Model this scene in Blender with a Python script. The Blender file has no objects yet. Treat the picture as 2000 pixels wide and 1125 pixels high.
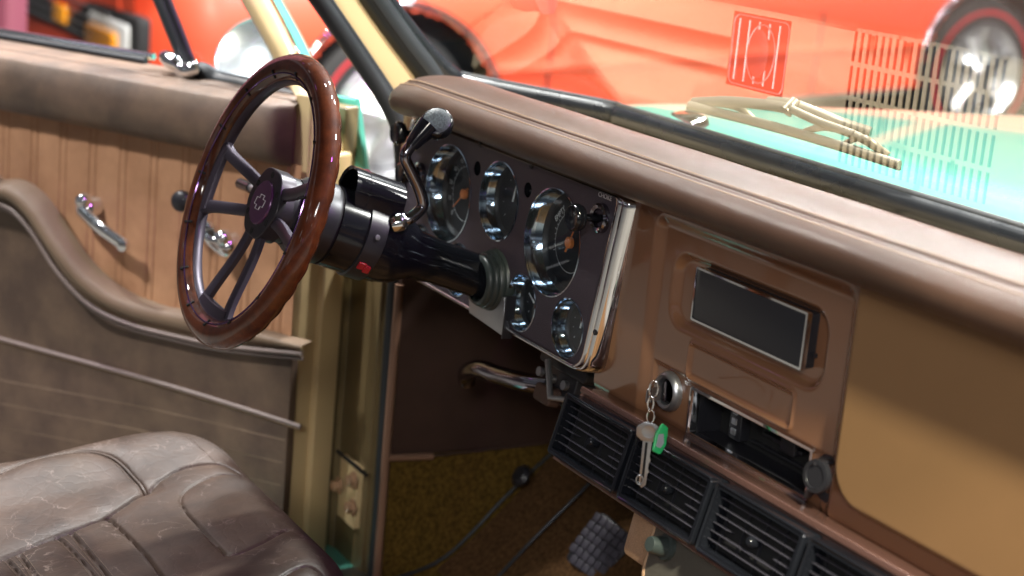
import bpy, bmesh, math, random
import numpy as np
from mathutils import Vector, Matrix
random.seed(7); np.random.seed(7)
S = bpy.context.scene
COL = S.collection
R = math.radians

# ------------------------------------------------------------------ camera
CAM = np.array([1.6591, -1.0084, 0.4121])
YAW, PITCH, ROLL, FPX = 0.5251, 0.2377, 0.0919, 3357.1
def _basis():
    d = np.array([-math.cos(YAW)*math.cos(PITCH), math.sin(YAW)*math.cos(PITCH), -math.sin(PITCH)])
    r = np.cross(d, [0, 0, 1.]); r /= np.linalg.norm(r); u = np.cross(r, d)
    c, s = math.cos(ROLL), math.sin(ROLL)
    return c*r+s*u, -s*r+c*u, d
CR, CU, CD = _basis()
cam = bpy.data.cameras.new("camera"); cam_ob = bpy.data.objects.new("camera", cam); COL.objects.link(cam_ob)
cam.sensor_width = 36.0; cam.lens = FPX/2000*36.0; cam.clip_start = 0.05; cam.clip_end = 200
M = Matrix(((CR[0], CU[0], -CD[0], CAM[0]), (CR[1], CU[1], -CD[1], CAM[1]), (CR[2], CU[2], -CD[2], CAM[2]), (0, 0, 0, 1)))
cam_ob.matrix_world = M
cam.dof.use_dof = True; cam.dof.focus_distance = 1.90; cam.dof.aperture_fstop = 4.2
S.camera = cam_ob

# ------------------------------------------------------------------ world (dim hall air, added bright bands and spots), hall lamps and added fill
W = bpy.data.worlds.new("World"); S.world = W; W.use_nodes = True
wn = W.node_tree.nodes; wl = W.node_tree.links; wn.clear()
wo = wn.new('ShaderNodeOutputWorld'); wb = wn.new('ShaderNodeBackground'); wl.new(wb.outputs[0], wo.inputs[0])
tc = wn.new('ShaderNodeTexCoord'); sep = wn.new('ShaderNodeSeparateXYZ'); wl.new(tc.outputs['Generated'], sep.inputs[0])
cr = wn.new('ShaderNodeValToRGB'); wl.new(sep.outputs[2], cr.inputs[0])
e = cr.color_ramp.elements
e[0].position = 0.0; e[0].color = (.10, .09, .09, 1); e[1].position = 1.0; e[1].color = (.30, .31, .36, 1)
for p_, v_ in ((.03, .10), (.06, .75), (.11, .70), (.14, .07), (.26, .08), (.30, .62), (.36, .50), (.40, .10), (.60, .12), (.68, .45)):  # alternating bright and dark bands added to streak the chrome
    x = e.new(p_); x.color = (v_, v_*1.0, v_*1.07, 1)
# scattered bright spots added to the upper world for speckled reflections
vor = wn.new('ShaderNodeTexVoronoi'); vor.inputs['Scale'].default_value = 7.0; wl.new(tc.outputs['Generated'], vor.inputs['Vector'])
vr = wn.new('ShaderNodeValToRGB'); wl.new(vor.outputs['Distance'], vr.inputs[0])
vr.color_ramp.elements[0].position = .10; vr.color_ramp.elements[0].color = (1, 1, 1, 1)
vr.color_ramp.elements[1].position = .18; vr.color_ramp.elements[1].color = (0, 0, 0, 1)
up = wn.new('ShaderNodeMath'); up.operation = 'GREATER_THAN'; up.inputs[1].default_value = .02; wl.new(sep.outputs[2], up.inputs[0])
mul = wn.new('ShaderNodeMath'); mul.operation = 'MULTIPLY'; wl.new(vr.outputs[0], mul.inputs[0]); wl.new(up.outputs[0], mul.inputs[1])
sc_ = wn.new('ShaderNodeMix'); sc_.data_type = 'RGBA'; sc_.blend_type = 'ADD'; sc_.inputs[0].default_value = 1
wl.new(cr.outputs[0], sc_.inputs[6])
sp = wn.new('ShaderNodeMix'); sp.data_type = 'RGBA'; sp.inputs[6].default_value = (0, 0, 0, 1)
wl.new(mul.outputs[0], sp.inputs[0])
hue = wn.new('ShaderNodeMix'); hue.data_type = 'RGBA'; hue.inputs[6].default_value = (7.5, 8.6, 9.0, 1); hue.inputs[7].default_value = (6.0, 1.6, 7.5, 1)
hs = wn.new('ShaderNodeSeparateXYZ'); wl.new(vor.outputs['Color'], hs.inputs[0])
hg = wn.new('ShaderNodeMath'); hg.operation = 'GREATER_THAN'; hg.inputs[1].default_value = .72; wl.new(hs.outputs[0], hg.inputs[0])
wl.new(hg.outputs[0], hue.inputs[0]); wl.new(hue.outputs[2], sp.inputs[7]); wl.new(sp.outputs[2], sc_.inputs[7])
wl.new(sc_.outputs[2], wb.inputs[0]); wb.inputs[1].default_value = 0.40

def lamp(name, loc, target, energy, size, color=(1, 1, 1)):
    L = bpy.data.lights.new(name, 'AREA'); L.shape = 'DISK'; L.size = size; L.energy = energy; L.color = color
    o = bpy.data.objects.new(name, L); COL.objects.link(o); o.location = loc
    o.rotation_euler = (Vector(target)-Vector(loc)).to_track_quat('-Z', 'Y').to_euler(); return o
lamp("hall_spotlight", (-1.0, 1.9, 3.9), (-.1, -.1, 0), 400, .22, (1, .985, .96))
lamp("hall_spotlight", (1.7, 3.4, 4.0), (.4, 0, .1), 540, .35, (1, .98, .95))
lamp("hall_spotlight", (-3.2, 3.4, 4.2), (-.5, 0, 0), 300, .30, (.97, .98, 1))
lamp("hall_spotlight", (3.6, -1.15, 3.3), (.6, 0, -.1), 820, .30, (1, .93, .74))
lamp("hall_spotlight", (3.4, -2.5, 1.45), (-.5, 0, -.35), 24, .30, (1, .92, .76))  # low fill lamp added to brighten the door jamb and cab
lamp("added_fill_panel", (4.6, -3.2, 2.4), (.2, 0, 0), 120, 1.6, (.95, .96, 1))  # large soft fill added to brighten the dash from the open side
lamp("hall_spotlight", (-.6, -3.6, 4.0), (-.9, -.4, 0), 300, .40, (1, .98, .96))
lamp("hall_spotlight", (-2.1, -.5, 4.1), (-1.1, -.5, 0), 340, .25, (1, .99, .98))
lamp("hall_spotlight", (-2.8, -2.4, 4.2), (-1.2, -.5, -.2), 200, .30, (1, .97, .94))
lamp("hall_spotlight", (-1.4, 4.2, 5.0), (-4.6, 3.0, -.2), 180, .5, (1, .96, .94))
lamp("hall_spotlight", (-2.2, .2, 5.0), (-4.6, 1.6, -.2), 150, .4, (1, .96, .94))
lamp("stage_light", (2.6, .9, 2.9), (0, 0, 0), 45, .25, (.75, .12, 1))

S.view_settings.view_transform = 'Standard'; S.view_settings.look = 'None'
S.view_settings.exposure = -0.12; S.view_settings.gamma = 1.0
S.render.engine = 'CYCLES'
S.cycles.use_denoising = True
try: S.cycles.denoiser = 'OPENIMAGEDENOISE'
except Exception: pass
S.cycles.max_bounces = 10; S.cycles.transparent_max_bounces = 16
S.cycles.sample_clamp_indirect = 6; S.cycles.caustics_reflective = False; S.cycles.caustics_refractive = False

# ------------------------------------------------------------------ measuring helpers: a pixel of the photo seen on a real plane
def ray(px, py):
    v = CD+(px-1000)/FPX*CR-(py-562.5)/FPX*CU
    return v/np.linalg.norm(v)
class Frame:
    """A flat working frame: origin, u (right), v (up), n (towards the viewer)."""
    def __init__(s, o, u, v):
        s.o = np.array(o, float); s.u = np.array(u, float); s.u /= np.linalg.norm(s.u)
        s.v = np.array(v, float); s.v -= s.u*(s.v@s.u); s.v /= np.linalg.norm(s.v); s.n = np.cross(s.u, s.v)
    def p(s, a, b, c=0.0): return s.o+s.u*a+s.v*b+s.n*c
    def at(s, px, py, w=0.0):
        r = ray(px, py); t = ((s.o+s.n*w-CAM)@s.n)/(r@s.n); q = CAM+r*t-s.o
        return float(q@s.u), float(q@s.v)
    def pt(s, px, py, w=0.0): a, b = s.at(px, py, w); return s.p(a, b, w)
def on_x(px, py, X): r = ray(px, py); return CAM+r*((X-CAM[0])/r[0])
def on_y(px, py, Y): r = ray(px, py); return CAM+r*((Y-CAM[1])/r[1])
def on_z(px, py, Z): r = ray(px, py); return CAM+r*((Z-CAM[2])/r[2])

# ------------------------------------------------------------------ materials
MATS = {}
def mat(name, color, rough=.5, metal=0, coat=0, coat_rough=.05, spec=.5, sheen=0, bump=0, bscale=60, bdetail=4, var=0, vscale=6, vcol=None, kind='noise', rvar=0, stretch=None, aniso=0, trans=0, emit=0, crack=None):
    if name in MATS: return MATS[name]
    m = bpy.data.materials.new(name); m.use_nodes = True; N = m.node_tree.nodes; L = m.node_tree.links
    b = N['Principled BSDF']; b.inputs['Base Color'].default_value = (*color, 1); b.inputs['Roughness'].default_value = rough
    b.inputs['Metallic'].default_value = metal; b.inputs['Coat Weight'].default_value = coat; b.inputs['Coat Roughness'].default_value = coat_rough
    b.inputs['Specular IOR Level'].default_value = spec; b.inputs['Sheen Weight'].default_value = sheen
    b.inputs['Transmission Weight'].default_value = trans
    t = N.new('ShaderNodeTexCoord'); vec = t.outputs['Object']
    if stretch:
        mp = N.new('ShaderNodeMapping'); mp.inputs['Scale'].default_value = stretch; L.new(vec, mp.inputs[0]); vec = mp.outputs[0]
    if var:
        n = N.new('ShaderNodeTexNoise'); n.inputs['Scale'].default_value = vscale; n.inputs['Detail'].default_value = 6; n.inputs['Roughness'].default_value = .65; L.new(vec, n.inputs['Vector'])
        r = N.new('ShaderNodeMapRange'); r.inputs[1].default_value = .35; r.inputs[2].default_value = .65; L.new(n.outputs[0], r.inputs[0])
        mx = N.new('ShaderNodeMix'); mx.data_type = 'RGBA'; mx.inputs[6].default_value = (*[c*(1-var) for c in color], 1)
        mx.inputs[7].default_value = (*(vcol or [min(1, c*(1+var)) for c in color]), 1); L.new(r.outputs[0], mx.inputs[0]); L.new(mx.outputs[2], b.inputs['Base Color'])
    if crack:
        n1 = N.new('ShaderNodeTexNoise'); n1.inputs['Scale'].default_value = 9; n1.inputs['Detail'].default_value = 6; L.new(vec, n1.inputs['Vector'])
        mv = N.new('ShaderNodeMix'); mv.data_type = 'VECTOR'; mv.inputs[0].default_value = .22; L.new(vec, mv.inputs[4]); L.new(n1.outputs['Color'], mv.inputs[5])
        vo = N.new('ShaderNodeTexVoronoi'); vo.feature = 'DISTANCE_TO_EDGE'; vo.inputs['Scale'].default_value = 26; L.new(mv.outputs[1], vo.inputs['Vector'])
        mr = N.new('ShaderNodeMapRange'); mr.inputs[1].default_value = .004; mr.inputs[2].default_value = .022; mr.inputs[3].default_value = 1; mr.inputs[4].default_value = 0; L.new(vo.outputs['Distance'], mr.inputs[0])
        n2 = N.new('ShaderNodeTexNoise'); n2.inputs['Scale'].default_value = 21; n2.inputs['Detail'].default_value = 4; L.new(vec, n2.inputs['Vector'])
        m2 = N.new('ShaderNodeMapRange'); m2.inputs[1].default_value = .48; m2.inputs[2].default_value = .62; L.new(n2.outputs[0], m2.inputs[0])
        mm = N.new('ShaderNodeMath'); mm.operation = 'MULTIPLY'; L.new(mr.outputs[0], mm.inputs[0]); L.new(m2.outputs[0], mm.inputs[1])
        mk = N.new('ShaderNodeMath'); mk.operation = 'MULTIPLY'; mk.inputs[1].default_value = .8; L.new(mm.outputs[0], mk.inputs[0])
        mc_ = N.new('ShaderNodeMix'); mc_.data_type = 'RGBA'; mc_.inputs[7].default_value = (*crack, 1); L.new(mk.outputs[0], mc_.inputs[0])
        src_ = b.inputs['Base Color'].links[0].from_socket; L.new(src_, mc_.inputs[6]); L.new(mc_.outputs[2], b.inputs['Base Color'])
    if rvar:
        n = N.new('ShaderNodeTexNoise'); n.inputs['Scale'].default_value = 14; n.inputs['Detail'].default_value = 5; L.new(vec, n.inputs['Vector'])
        r = N.new('ShaderNodeMapRange'); r.inputs[1].default_value = .3; r.inputs[2].default_value = .7; r.inputs[3].default_value = max(0, rough-rvar); r.inputs[4].default_value = rough+rvar
        L.new(n.outputs[0], r.inputs[0]); L.new(r.outputs[0], b.inputs['Roughness'])
    if bump:
        if kind == 'leather':
            n = N.new('ShaderNodeTexVoronoi'); n.feature = 'DISTANCE_TO_EDGE'; n.inputs['Scale'].default_value = bscale
            nn = N.new('ShaderNodeTexNoise'); nn.inputs['Scale'].default_value = bscale*.35; nn.inputs['Detail'].default_value = 5; L.new(vec, nn.inputs['Vector'])
            ad = N.new('ShaderNodeMix'); ad.data_type = 'VECTOR'; ad.inputs[0].default_value = .06; L.new(vec, ad.inputs[4]); L.new(nn.outputs['Color'], ad.inputs[5]); L.new(ad.outputs[1], n.inputs['Vector'])
            r = N.new('ShaderNodeMapRange'); r.inputs[2].default_value = .12; L.new(n.outputs['Distance'], r.inputs[0])
            a2 = N.new('ShaderNodeMath'); a2.operation = 'ADD'; L.new(r.outputs[0], a2.inputs[0]); L.new(nn.outputs[0], a2.inputs[1]); src = a2.outputs[0]
        else:
            n = N.new('ShaderNodeTexNoise'); n.inputs['Scale'].default_value = bscale; n.inputs['Detail'].default_value = bdetail; L.new(vec, n.inputs['Vector']); src = n.outputs[0]
        bp = N.new('ShaderNodeBump'); bp.inputs['Strength'].default_value = bump; bp.inputs['Distance'].default_value = .001; L.new(src, bp.inputs['Height']); L.new(bp.outputs[0], b.inputs['Normal'])
    MATS[name] = m; return m
m_pad = mat('pad_leather', (.070, .038, .026), .33, bump=.25, bscale=420, kind='leather', var=.15, vscale=9, spec=.6, rvar=.03)
m_brown = mat('brown_paint', (.205, .096, .050), .22, coat=.8, coat_rough=.06, var=.05, vscale=3)
m_satin = mat('satin_brown_paint', (.245, .138, .062), .42, bump=.15, bscale=900, spec=.45, var=.04, vscale=4)
m_beige = mat('beige_paint', (.60, .46, .25), .30, coat=.6, coat_rough=.08, var=.04, vscale=3)
m_olive = mat('shaded_beige_paint', (.17, .125, .06), .38, coat=.4, coat_rough=.15, var=.15, vscale=5)  # beige paint darkened to olive to stand for shade
m_teal = mat('teal_paint', (.12, .47, .37), .22, coat=1, coat_rough=.03)
m_dashtop = mat('dash_top_paint', (.36, .29, .185), .38, var=.05)
m_chrome = mat('chrome', (.86, .87, .89), .06, 1, rvar=.03)
m_dchrome = mat('dark_chrome', (.30, .29, .33), .10, 1)
m_steel = mat('brushed_steel', (.42, .43, .45), .34, .9, bump=.1, bscale=300)
m_black = mat('gloss_black', (.008, .009, .012), .16, coat=.25, spec=.35)
m_bplast = mat('black_plastic', (.017, .017, .021), .34, bump=.1, bscale=500)
m_rubber = mat('black_rubber', (.018, .022, .026), .45, spec=.5, bump=.08, bscale=200, rvar=.08)
m_grubber = mat('grey_rubber', (.030, .040, .038), .38)
m_panel = mat('textured_panel', (.046, .036, .052), .46, bump=.9, bscale=900, bdetail=2, spec=.6, var=.15, vscale=700)
m_dark = mat('dark_void', (.006, .006, .007), .8)
m_dial = mat('dial_face', (.012, .014, .018), .45)
m_white = mat('dial_print', (.82, .85, .86), .5)
m_print = mat('panel_print', (.75, .72, .76), .5)
m_needle = mat('needle_orange', (.85, .26, .07), .4)
m_red = mat('red_plastic', (.42, .02, .03), .25)
m_green = mat('green_plastic', (.01, .42, .12), .3, spec=.6)
m_anod = mat('anodised_metal', (.060, .050, .072), .42, .5, bump=.05, bscale=600)
m_slat = mat('slat_edge', (.045, .043, .055), .30)
m_gring = mat('gauge_chrome', (.46, .54, .62), .10, 1)
m_rimc = mat('wheel_chrome', (.72, .73, .75), .28, 1)
m_gun = mat('gunmetal', (.045, .047, .052), .38, .5)
m_pedal = mat('pedal_rubber', (.050, .046, .062), .42)
m_speck = mat('speckled_knob_top', (.05, .062, .066), .35, var=.6, vscale=420, bump=.4, bscale=500)
m_seam = mat('seat_thread', (.17, .125, .095), .7)
m_gasket = mat('gasket_rubber', (.016, .019, .024), .27, spec=.6, rvar=.10, bump=.05, bscale=40)
m_inlay = mat('rim_inlay', (.18, .09, .26), .12, .8)
m_hub = mat('hub_face', (.040, .036, .046), .38, .5)
m_kcarpet = mat('lit_carpet_pile', (.085, .050, .010), .95, bump=1.0, bscale=330, bdetail=6, var=.5, vscale=150, spec=.1)  # carpet colour shifted yellower to stand for light falling on it
m_emb = mat('emblem_face', (.10, .030, .105), .25, .3, coat=.5)
m_wood = mat('varnished_wood', (.070, .015, .004), .6, spec=.15, coat=1, coat_rough=.02, var=.3, vscale=38, vcol=(.125, .029, .006))
m_seat = mat('seat_leather', (.040, .026, .019), .52, bump=.15, bscale=48, kind='leather', var=.22, vscale=11, vcol=(.066, .042, .029), spec=.36, rvar=.06, crack=(.17, .13, .11))
m_door = mat('door_vinyl', (.125, .088, .066), .44, bump=.35, bscale=260, kind='leather', var=.30, vscale=10, vcol=(.19, .125, .085), rvar=.06)
m_dlow = mat('door_lower_vinyl', (.098, .062, .045), .55, bump=.3, bscale=220, kind='leather', var=.20, vscale=13, vcol=(.135, .088, .058))
m_tan = mat('tan_vinyl', (.42, .215, .115), .46, bump=.2, bscale=240, kind='leather', var=.10, vscale=14, vcol=(.50, .27, .15))
m_taupe = mat('taupe_vinyl', (.21, .145, .095), .45, bump=.3, bscale=260, kind='leather', var=.15)
m_welt = mat('welt_vinyl', (.22, .17, .155), .45)
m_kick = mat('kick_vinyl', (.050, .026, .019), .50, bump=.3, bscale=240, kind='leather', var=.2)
m_pipe = mat('piping_vinyl', (.20, .11, .07), .45)
m_carpet = mat('carpet_pile', (.085, .044, .018), .95, bump=1.0, bscale=330, bdetail=6, var=.45, vscale=160, spec=.1)
m_thread = mat('thread', (.36, .235, .14), .8)
m_amber = mat('amber_lens', (.85, .33, .01), .2, coat=1, spec=.6)
m_orange = mat('orange_car_paint', (.66, .070, .026), .55, coat=.2, coat_rough=.3)
m_tyre = mat('tyre_rubber', (.02, .02, .022), .65)
m_redline = mat('tyre_red_line', (.5, .02, .03), .6)
m_floor = mat('hall_floor', (.09, .085, .075), .35, var=.2, vscale=1.5)
m_wall = mat('hall_wall', (.16, .12, .13), .8, var=.2, vscale=.4)
m_mauve = mat('mauve_fabric', (.16, .035, .06), .7)
m_fleck = mat('metallic_tan', (.45, .28, .17), .35, .35, coat=.5, var=.25, vscale=900)
m_vent_trim = mat('metallic_brown', (.15, .078, .062), .24, .45, coat=.7, var=.25, vscale=900)
m_grey = mat('grey_plate', (.085, .080, .068), .42, bump=.5, bscale=260, stretch=(1, 1, 12), var=.2, vscale=200)
m_head = mat('headliner', (.10, .08, .07), .9)
m_lens = mat('radio_face', (.022, .024, .030), .32, spec=.5)
m_smoke = mat('clear_lens', (.9, .9, .9), .05)
m_mirror = mat('mirror_glass', (.80, .84, .86), .22, .9)
m_spring = mat('wiper_metal', (.22, .20, .15), .38, .6)

def glass_mat(name, tint=(1, 1, 1), boost=1.0, rough=.0):
    """Thin pane: clear transmission and Fresnel reflection from both faces."""
    m = bpy.data.materials.new(name); m.use_nodes = True; N = m.node_tree.nodes; L = m.node_tree.links; N.clear()
    o = N.new('ShaderNodeOutputMaterial'); mix = N.new('ShaderNodeMixShader'); tr = N.new('ShaderNodeBsdfTransparent'); gl = N.new('ShaderNodeBsdfGlossy')
    tr.inputs[0].default_value = (*tint, 1); gl.inputs['Roughness'].default_value = rough
    fr = N.new('ShaderNodeFresnel'); fr.inputs[0].default_value = 1.52
    geo = N.new('ShaderNodeNewGeometry')
    # Fresnel node inverts the IOR on back faces: feed it a front-facing equivalent
    ior = N.new('ShaderNodeMix'); ior.data_type = 'FLOAT'; ior.inputs[2].default_value = 1.52; ior.inputs[3].default_value = 1/1.52
    L.new(geo.outputs['Backfacing'], ior.inputs[0]); L.new(ior.outputs[0], fr.inputs[0])
    k = N.new('ShaderNodeMath'); k.operation = 'MULTIPLY'; k.use_clamp = True; k.inputs[1].default_value = 1.6*boost
    L.new(fr.outputs[0], k.inputs[0]); L.new(k.outputs[0], mix.inputs[0]); L.new(tr.outputs[0], mix.inputs[1]); L.new(gl.outputs[0], mix.inputs[2]); L.new(mix.outputs[0], o.inputs[0])
    return m
m_glass = glass_mat('windshield_glass', (.86, .88, .86), 1.0)
m_glass2 = glass_mat('gauge_glass', (.92, .97, 1), .8)

# ------------------------------------------------------------------ mesh helpers
class MB:
    def __init__(s): s.v = []; s.f = []; s.m = []; s.mats = []
    def mi(s, m):
        if m not in s.mats: s.mats.append(m)
        return s.mats.index(m)
    def add(s, vs, fs, m):
        k = len(s.v); i = s.mi(m)
        s.v.extend([tuple(map(float, q)) for q in vs]); s.f.extend([tuple(k+j for j in f) for f in fs]); s.m.extend([i]*len(fs))
    def box(s, F, u0, u1, v0, v1, w0, w1, m, bev=0.0):
        if bev <= 0:
            P = [F.p(a, b, c) for c in (w0, w1) for b in (v0, v1) for a in (u0, u1)]
            s.add(P, [(0, 2, 3, 1), (4, 5, 7, 6), (0, 1, 5, 4), (2, 6, 7, 3), (0, 4, 6, 2), (1, 3, 7, 5)], m)
        else:
            s.prism(F, rrect(u0, u1, v0, v1, bev, 3), w0, w1, m, bev*.5)
    def prism(s, F, pts, w0, w1, m, bev=0.0, msides=None, nb=3):
        """Extrude outline pts (ccw in u,v) from w0 to w1, front edge at w1 rounded by bev."""
        pts = np.array(pts, float)
        a = np.roll(pts, 1, 0); b = np.roll(pts, -1, 0)
        t1 = pts-a; t2 = b-pts; t1 /= np.linalg.norm(t1, axis=1)[:, None]+1e-12; t2 /= np.linalg.norm(t2, axis=1)[:, None]+1e-12
        n = np.stack([(t1+t2)[:, 1], -(t1+t2)[:, 0]], 1); n /= np.linalg.norm(n, axis=1)[:, None]+1e-12
        cosh = np.clip((n*np.stack([t1[:, 1], -t1[:, 0]], 1)).sum(1), .5, 1)[:, None]
        rings = [(0, w0)]
        sg = 1 if w1 > w0 else -1
        if bev > 0:
            for k in range(nb+1):
                an = math.pi/2*k/nb; rings.append((bev*(1-math.cos(an)), w1-sg*bev*(1-math.sin(an))))
        else: rings.append((0, w1))
        vs = []
        for off, w in rings:
            q = pts-n*off/cosh
            vs += [F.p(x, y, w) for x, y in q]
        N = len(pts); fs = []
        for k in range(len(rings)-1):
            for i in range(N):
                j = (i+1) % N; fs.append((k*N+i, k*N+j, (k+1)*N+j, (k+1)*N+i))
        s.add(vs, fs, msides or m)
        top = vs[-N:]; s.add(top, [tuple(range(N))], m)
        s.add(vs[:N], [tuple(reversed(range(N)))], m)
    def tube(s, path, rad, m, n=12, closed=False, caps=True, flat=None, up=None):
        P = np.array(path, float); K = len(P)
        rad = np.full(K, rad, float) if np.isscalar(rad) else np.array(rad, float)
        if closed: T = np.roll(P, -1, 0)-np.roll(P, 1, 0)
        else: T = np.gradient(P, axis=0)
        T /= np.linalg.norm(T, axis=1)[:, None]+1e-12
        U = np.array(up, float) if up is not None else np.array([0, 0, 1.]) if abs(T[0][2]) < .9 else np.array([1., 0, 0])
        vs = []
        for k in range(K):
            if up is not None: U = np.array(up, float)
            A = U-T[k]*(U@T[k]); A /= np.linalg.norm(A)+1e-12; U = A; B = np.cross(T[k], A)
            fa, fb = flat if flat else (1, 1)
            for i in range(n):
                an = 2*math.pi*i/n; vs.append(P[k]+rad[k]*(math.cos(an)*A*fa+math.sin(an)*B*fb))
        fs = []
        for k in range(K if closed else K-1):
            k2 = (k+1) % K
            for i in range(n):
                j = (i+1) % n; fs.append((k*n+i, k*n+j, k2*n+j, k2*n+i))
        if caps and not closed: fs.append(tuple(reversed(range(n)))); fs.append(tuple((K-1)*n+i for i in range(n)))
        s.add(vs, fs, m)
    def lathe(s, o, ax, prof, m, n=40, cap0=False, cap1=False, ref=None, mseg=None):
        """prof: list of (radius, height along ax)."""
        ax = np.array(ax, float); ax /= np.linalg.norm(ax); r = np.array(ref if ref is not None else ([0, 0, 1.] if abs(ax[2]) < .9 else [1., 0, 0]), float)
        A = np.cross(r, ax); A /= np.linalg.norm(A); B = np.cross(ax, A); o = np.array(o, float)
        vs = [o+ax*h+rr*(math.cos(2*math.pi*i/n)*A+math.sin(2*math.pi*i/n)*B) for rr, h in prof for i in range(n)]
        for k in range(len(prof)-1):
            fs = [(k*n+i, k*n+(i+1) % n, (k+1)*n+(i+1) % n, (k+1)*n+i) for i in range(n)]
            if k == 0: base = len(s.v); s.v.extend([tuple(map(float, q)) for q in vs])
            mm = s.mi(mseg[k] if mseg else m)
            s.f.extend([tuple(base+j for j in f) for f in fs]); s.m.extend([mm]*len(fs))
        if cap0: s.f.append(tuple(base+i for i in reversed(range(n)))); s.m.append(s.mi(mseg[0] if mseg else m))
        if cap1: s.f.append(tuple(base+(len(prof)-1)*n+i for i in range(n))); s.m.append(s.mi(mseg[-1] if mseg else m))
    def grid(s, fn, nu, nv, m, keep=None, flip=False):
        """fn(i/nu, j/nv) -> point; keep(ci, cj) -> bool"""
        vs = [fn(i/nu, j/nv) for j in range(nv+1) for i in range(nu+1)]
        fs = []
        for j in range(nv):
            for i in range(nu):
                if keep and not keep((i+.5)/nu, (j+.5)/nv): continue
                a = j*(nu+1)+i; f = (a, a+1, a+nu+2, a+nu+1); fs.append(tuple(reversed(f)) if flip else f)
        s.add(vs, fs, m)
    def build(s, name, parent=None, smooth=40, label=None, clean=True):
        me = bpy.data.meshes.new(name); me.from_pydata(s.v, [], s.f)
        for m in s.mats: me.materials.append(m)
        me.polygons.foreach_set('material_index', s.m); me.update()
        if clean:
            bm = bmesh.new(); bm.from_mesh(me); bmesh.ops.remove_doubles(bm, verts=bm.verts, dist=1e-6)
            loose = [v for v in bm.verts if not v.link_faces]; bmesh.ops.delete(bm, geom=loose, context='VERTS')
            bm.to_mesh(me); bm.free()
        me.polygons.foreach_set('use_smooth', [True]*len(me.polygons))
        me.set_sharp_from_angle(angle=R(smooth))
        o = bpy.data.objects.new(name, me); COL.objects.link(o)
        if parent:
            o.parent = parent
            if parent.type == 'EMPTY': o.location = tuple(-c for c in parent.location)
        if label: o['label'] = label
        return o
def rrect(u0, u1, v0, v1, r, n=6):
    out = []
    for cx, cy, a0 in ((u1-r, v0+r, -90), (u1-r, v1-r, 0), (u0+r, v1-r, 90), (u0+r, v0+r, 180)):
        for k in range(n+1):
            a = R(a0+90*k/n); out.append((cx+r*math.cos(a), cy+r*math.sin(a)))
    return out
def round_poly(pts, rad, n=7):
    """round the corners of polygon pts; rad scalar or list"""
    pts = [np.array(q, float) for q in pts]; K = len(pts); out = []
    rad = [rad]*K if np.isscalar(rad) else rad
    for i in range(K):
        a, b, c = pts[i-1], pts[i], pts[(i+1) % K]; d1 = (a-b)/np.linalg.norm(a-b); d2 = (c-b)/np.linalg.norm(c-b)
        if rad[i] <= 0: out.append(b); continue
        half = math.acos(max(-1, min(1, float(d1@d2))))/2; t = rad[i]/math.tan(half); p0 = b+d1*t; p1 = b+d2*t
        for k in range(n+1):
            q = k/n; out.append((1-q)**2*p0+2*q*(1-q)*b+q*q*p1)
    return out
def catmull(P, n=8, closed=False):
    P = [np.array(q, float) for q in P]; K = len(P); out = []
    for i in range(K if closed else K-1):
        p0, p1, p2, p3 = (P[(i-1) % K] if closed or i > 0 else P[0]), P[i], P[(i+1) % K], (P[(i+2) % K] if closed or i+2 < K else P[-1])
        for k in range(n):
            t = k/n; out.append(.5*((2*p1)+(-p0+p2)*t+(2*p0-5*p1+4*p2-p3)*t*t+(-p0+3*p1-3*p2+p3)*t**3))
    if not closed: out.append(P[-1])
    return out
def sm(a, b, x):
    t = np.clip((x-a)/(b-a), 0, 1); return t*t*(3-2*t)
def sd_rr(u, v, u0, u1, v0, v1, r):
    qx = abs(u-(u0+u1)/2)-((u1-u0)/2-r); qy = abs(v-(v0+v1)/2)-((v1-v0)/2-r)
    return math.hypot(max(qx, 0), max(qy, 0))+min(max(qx, qy), 0)-r
def sd_poly(u, v, P):
    """distance to open polyline"""
    best = 9
    for (ax, ay), (bx, by) in zip(P[:-1], P[1:]):
        dx, dy = bx-ax, by-ay; t = max(0, min(1, ((u-ax)*dx+(v-ay)*dy)/(dx*dx+dy*dy+1e-12))); d = math.hypot(u-ax-dx*t, v-ay-dy*t)
        if d < best: best = d
    return best
def in_poly(u, v, P):
    c = False; j = len(P)-1
    for i in range(len(P)):
        if (P[i][1] > v) != (P[j][1] > v) and u < (P[j][0]-P[i][0])*(v-P[i][1])/(P[j][1]-P[i][1]+1e-15)+P[i][0]: c = not c
        j = i
    return c
def text_mb(B, txt, F, u, v, w, size, m, ang=0, sx=1.0):
    c = bpy.data.curves.new('t', 'FONT'); c.body = txt; c.size = size; c.align_x = 'CENTER'; c.align_y = 'CENTER'; c.extrude = .0001; c.resolution_u = 3
    o = bpy.data.objects.new('t', c); COL.objects.link(o); bpy.context.view_layer.update()
    me = bpy.data.meshes.new_from_object(o.evaluated_get(bpy.context.evaluated_depsgraph_get()))
    ca, sa = math.cos(ang), math.sin(ang)
    B.add([F.p(u+(q.co.x*sx)*ca-q.co.y*sa, v+(q.co.x*sx)*sa+q.co.y*ca, w+q.co.z) for q in me.vertices], [tuple(p.vertices) for p in me.polygons], m)
    bpy.data.objects.remove(o); bpy.data.meshes.remove(me); bpy.data.curves.remove(c)
def empty(name, loc, label, cat, group=None):
    o = bpy.data.objects.new(name, None); COL.objects.link(o); o.location = loc; o.empty_display_size = .1
    o['label'] = label; o['category'] = cat
    if group: o['group'] = group
    return o
def structure(o, kind='structure'): o['kind'] = kind; return o
WORLD = Frame((0, 0, 0), (1, 0, 0), (0, 1, 0))

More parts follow.
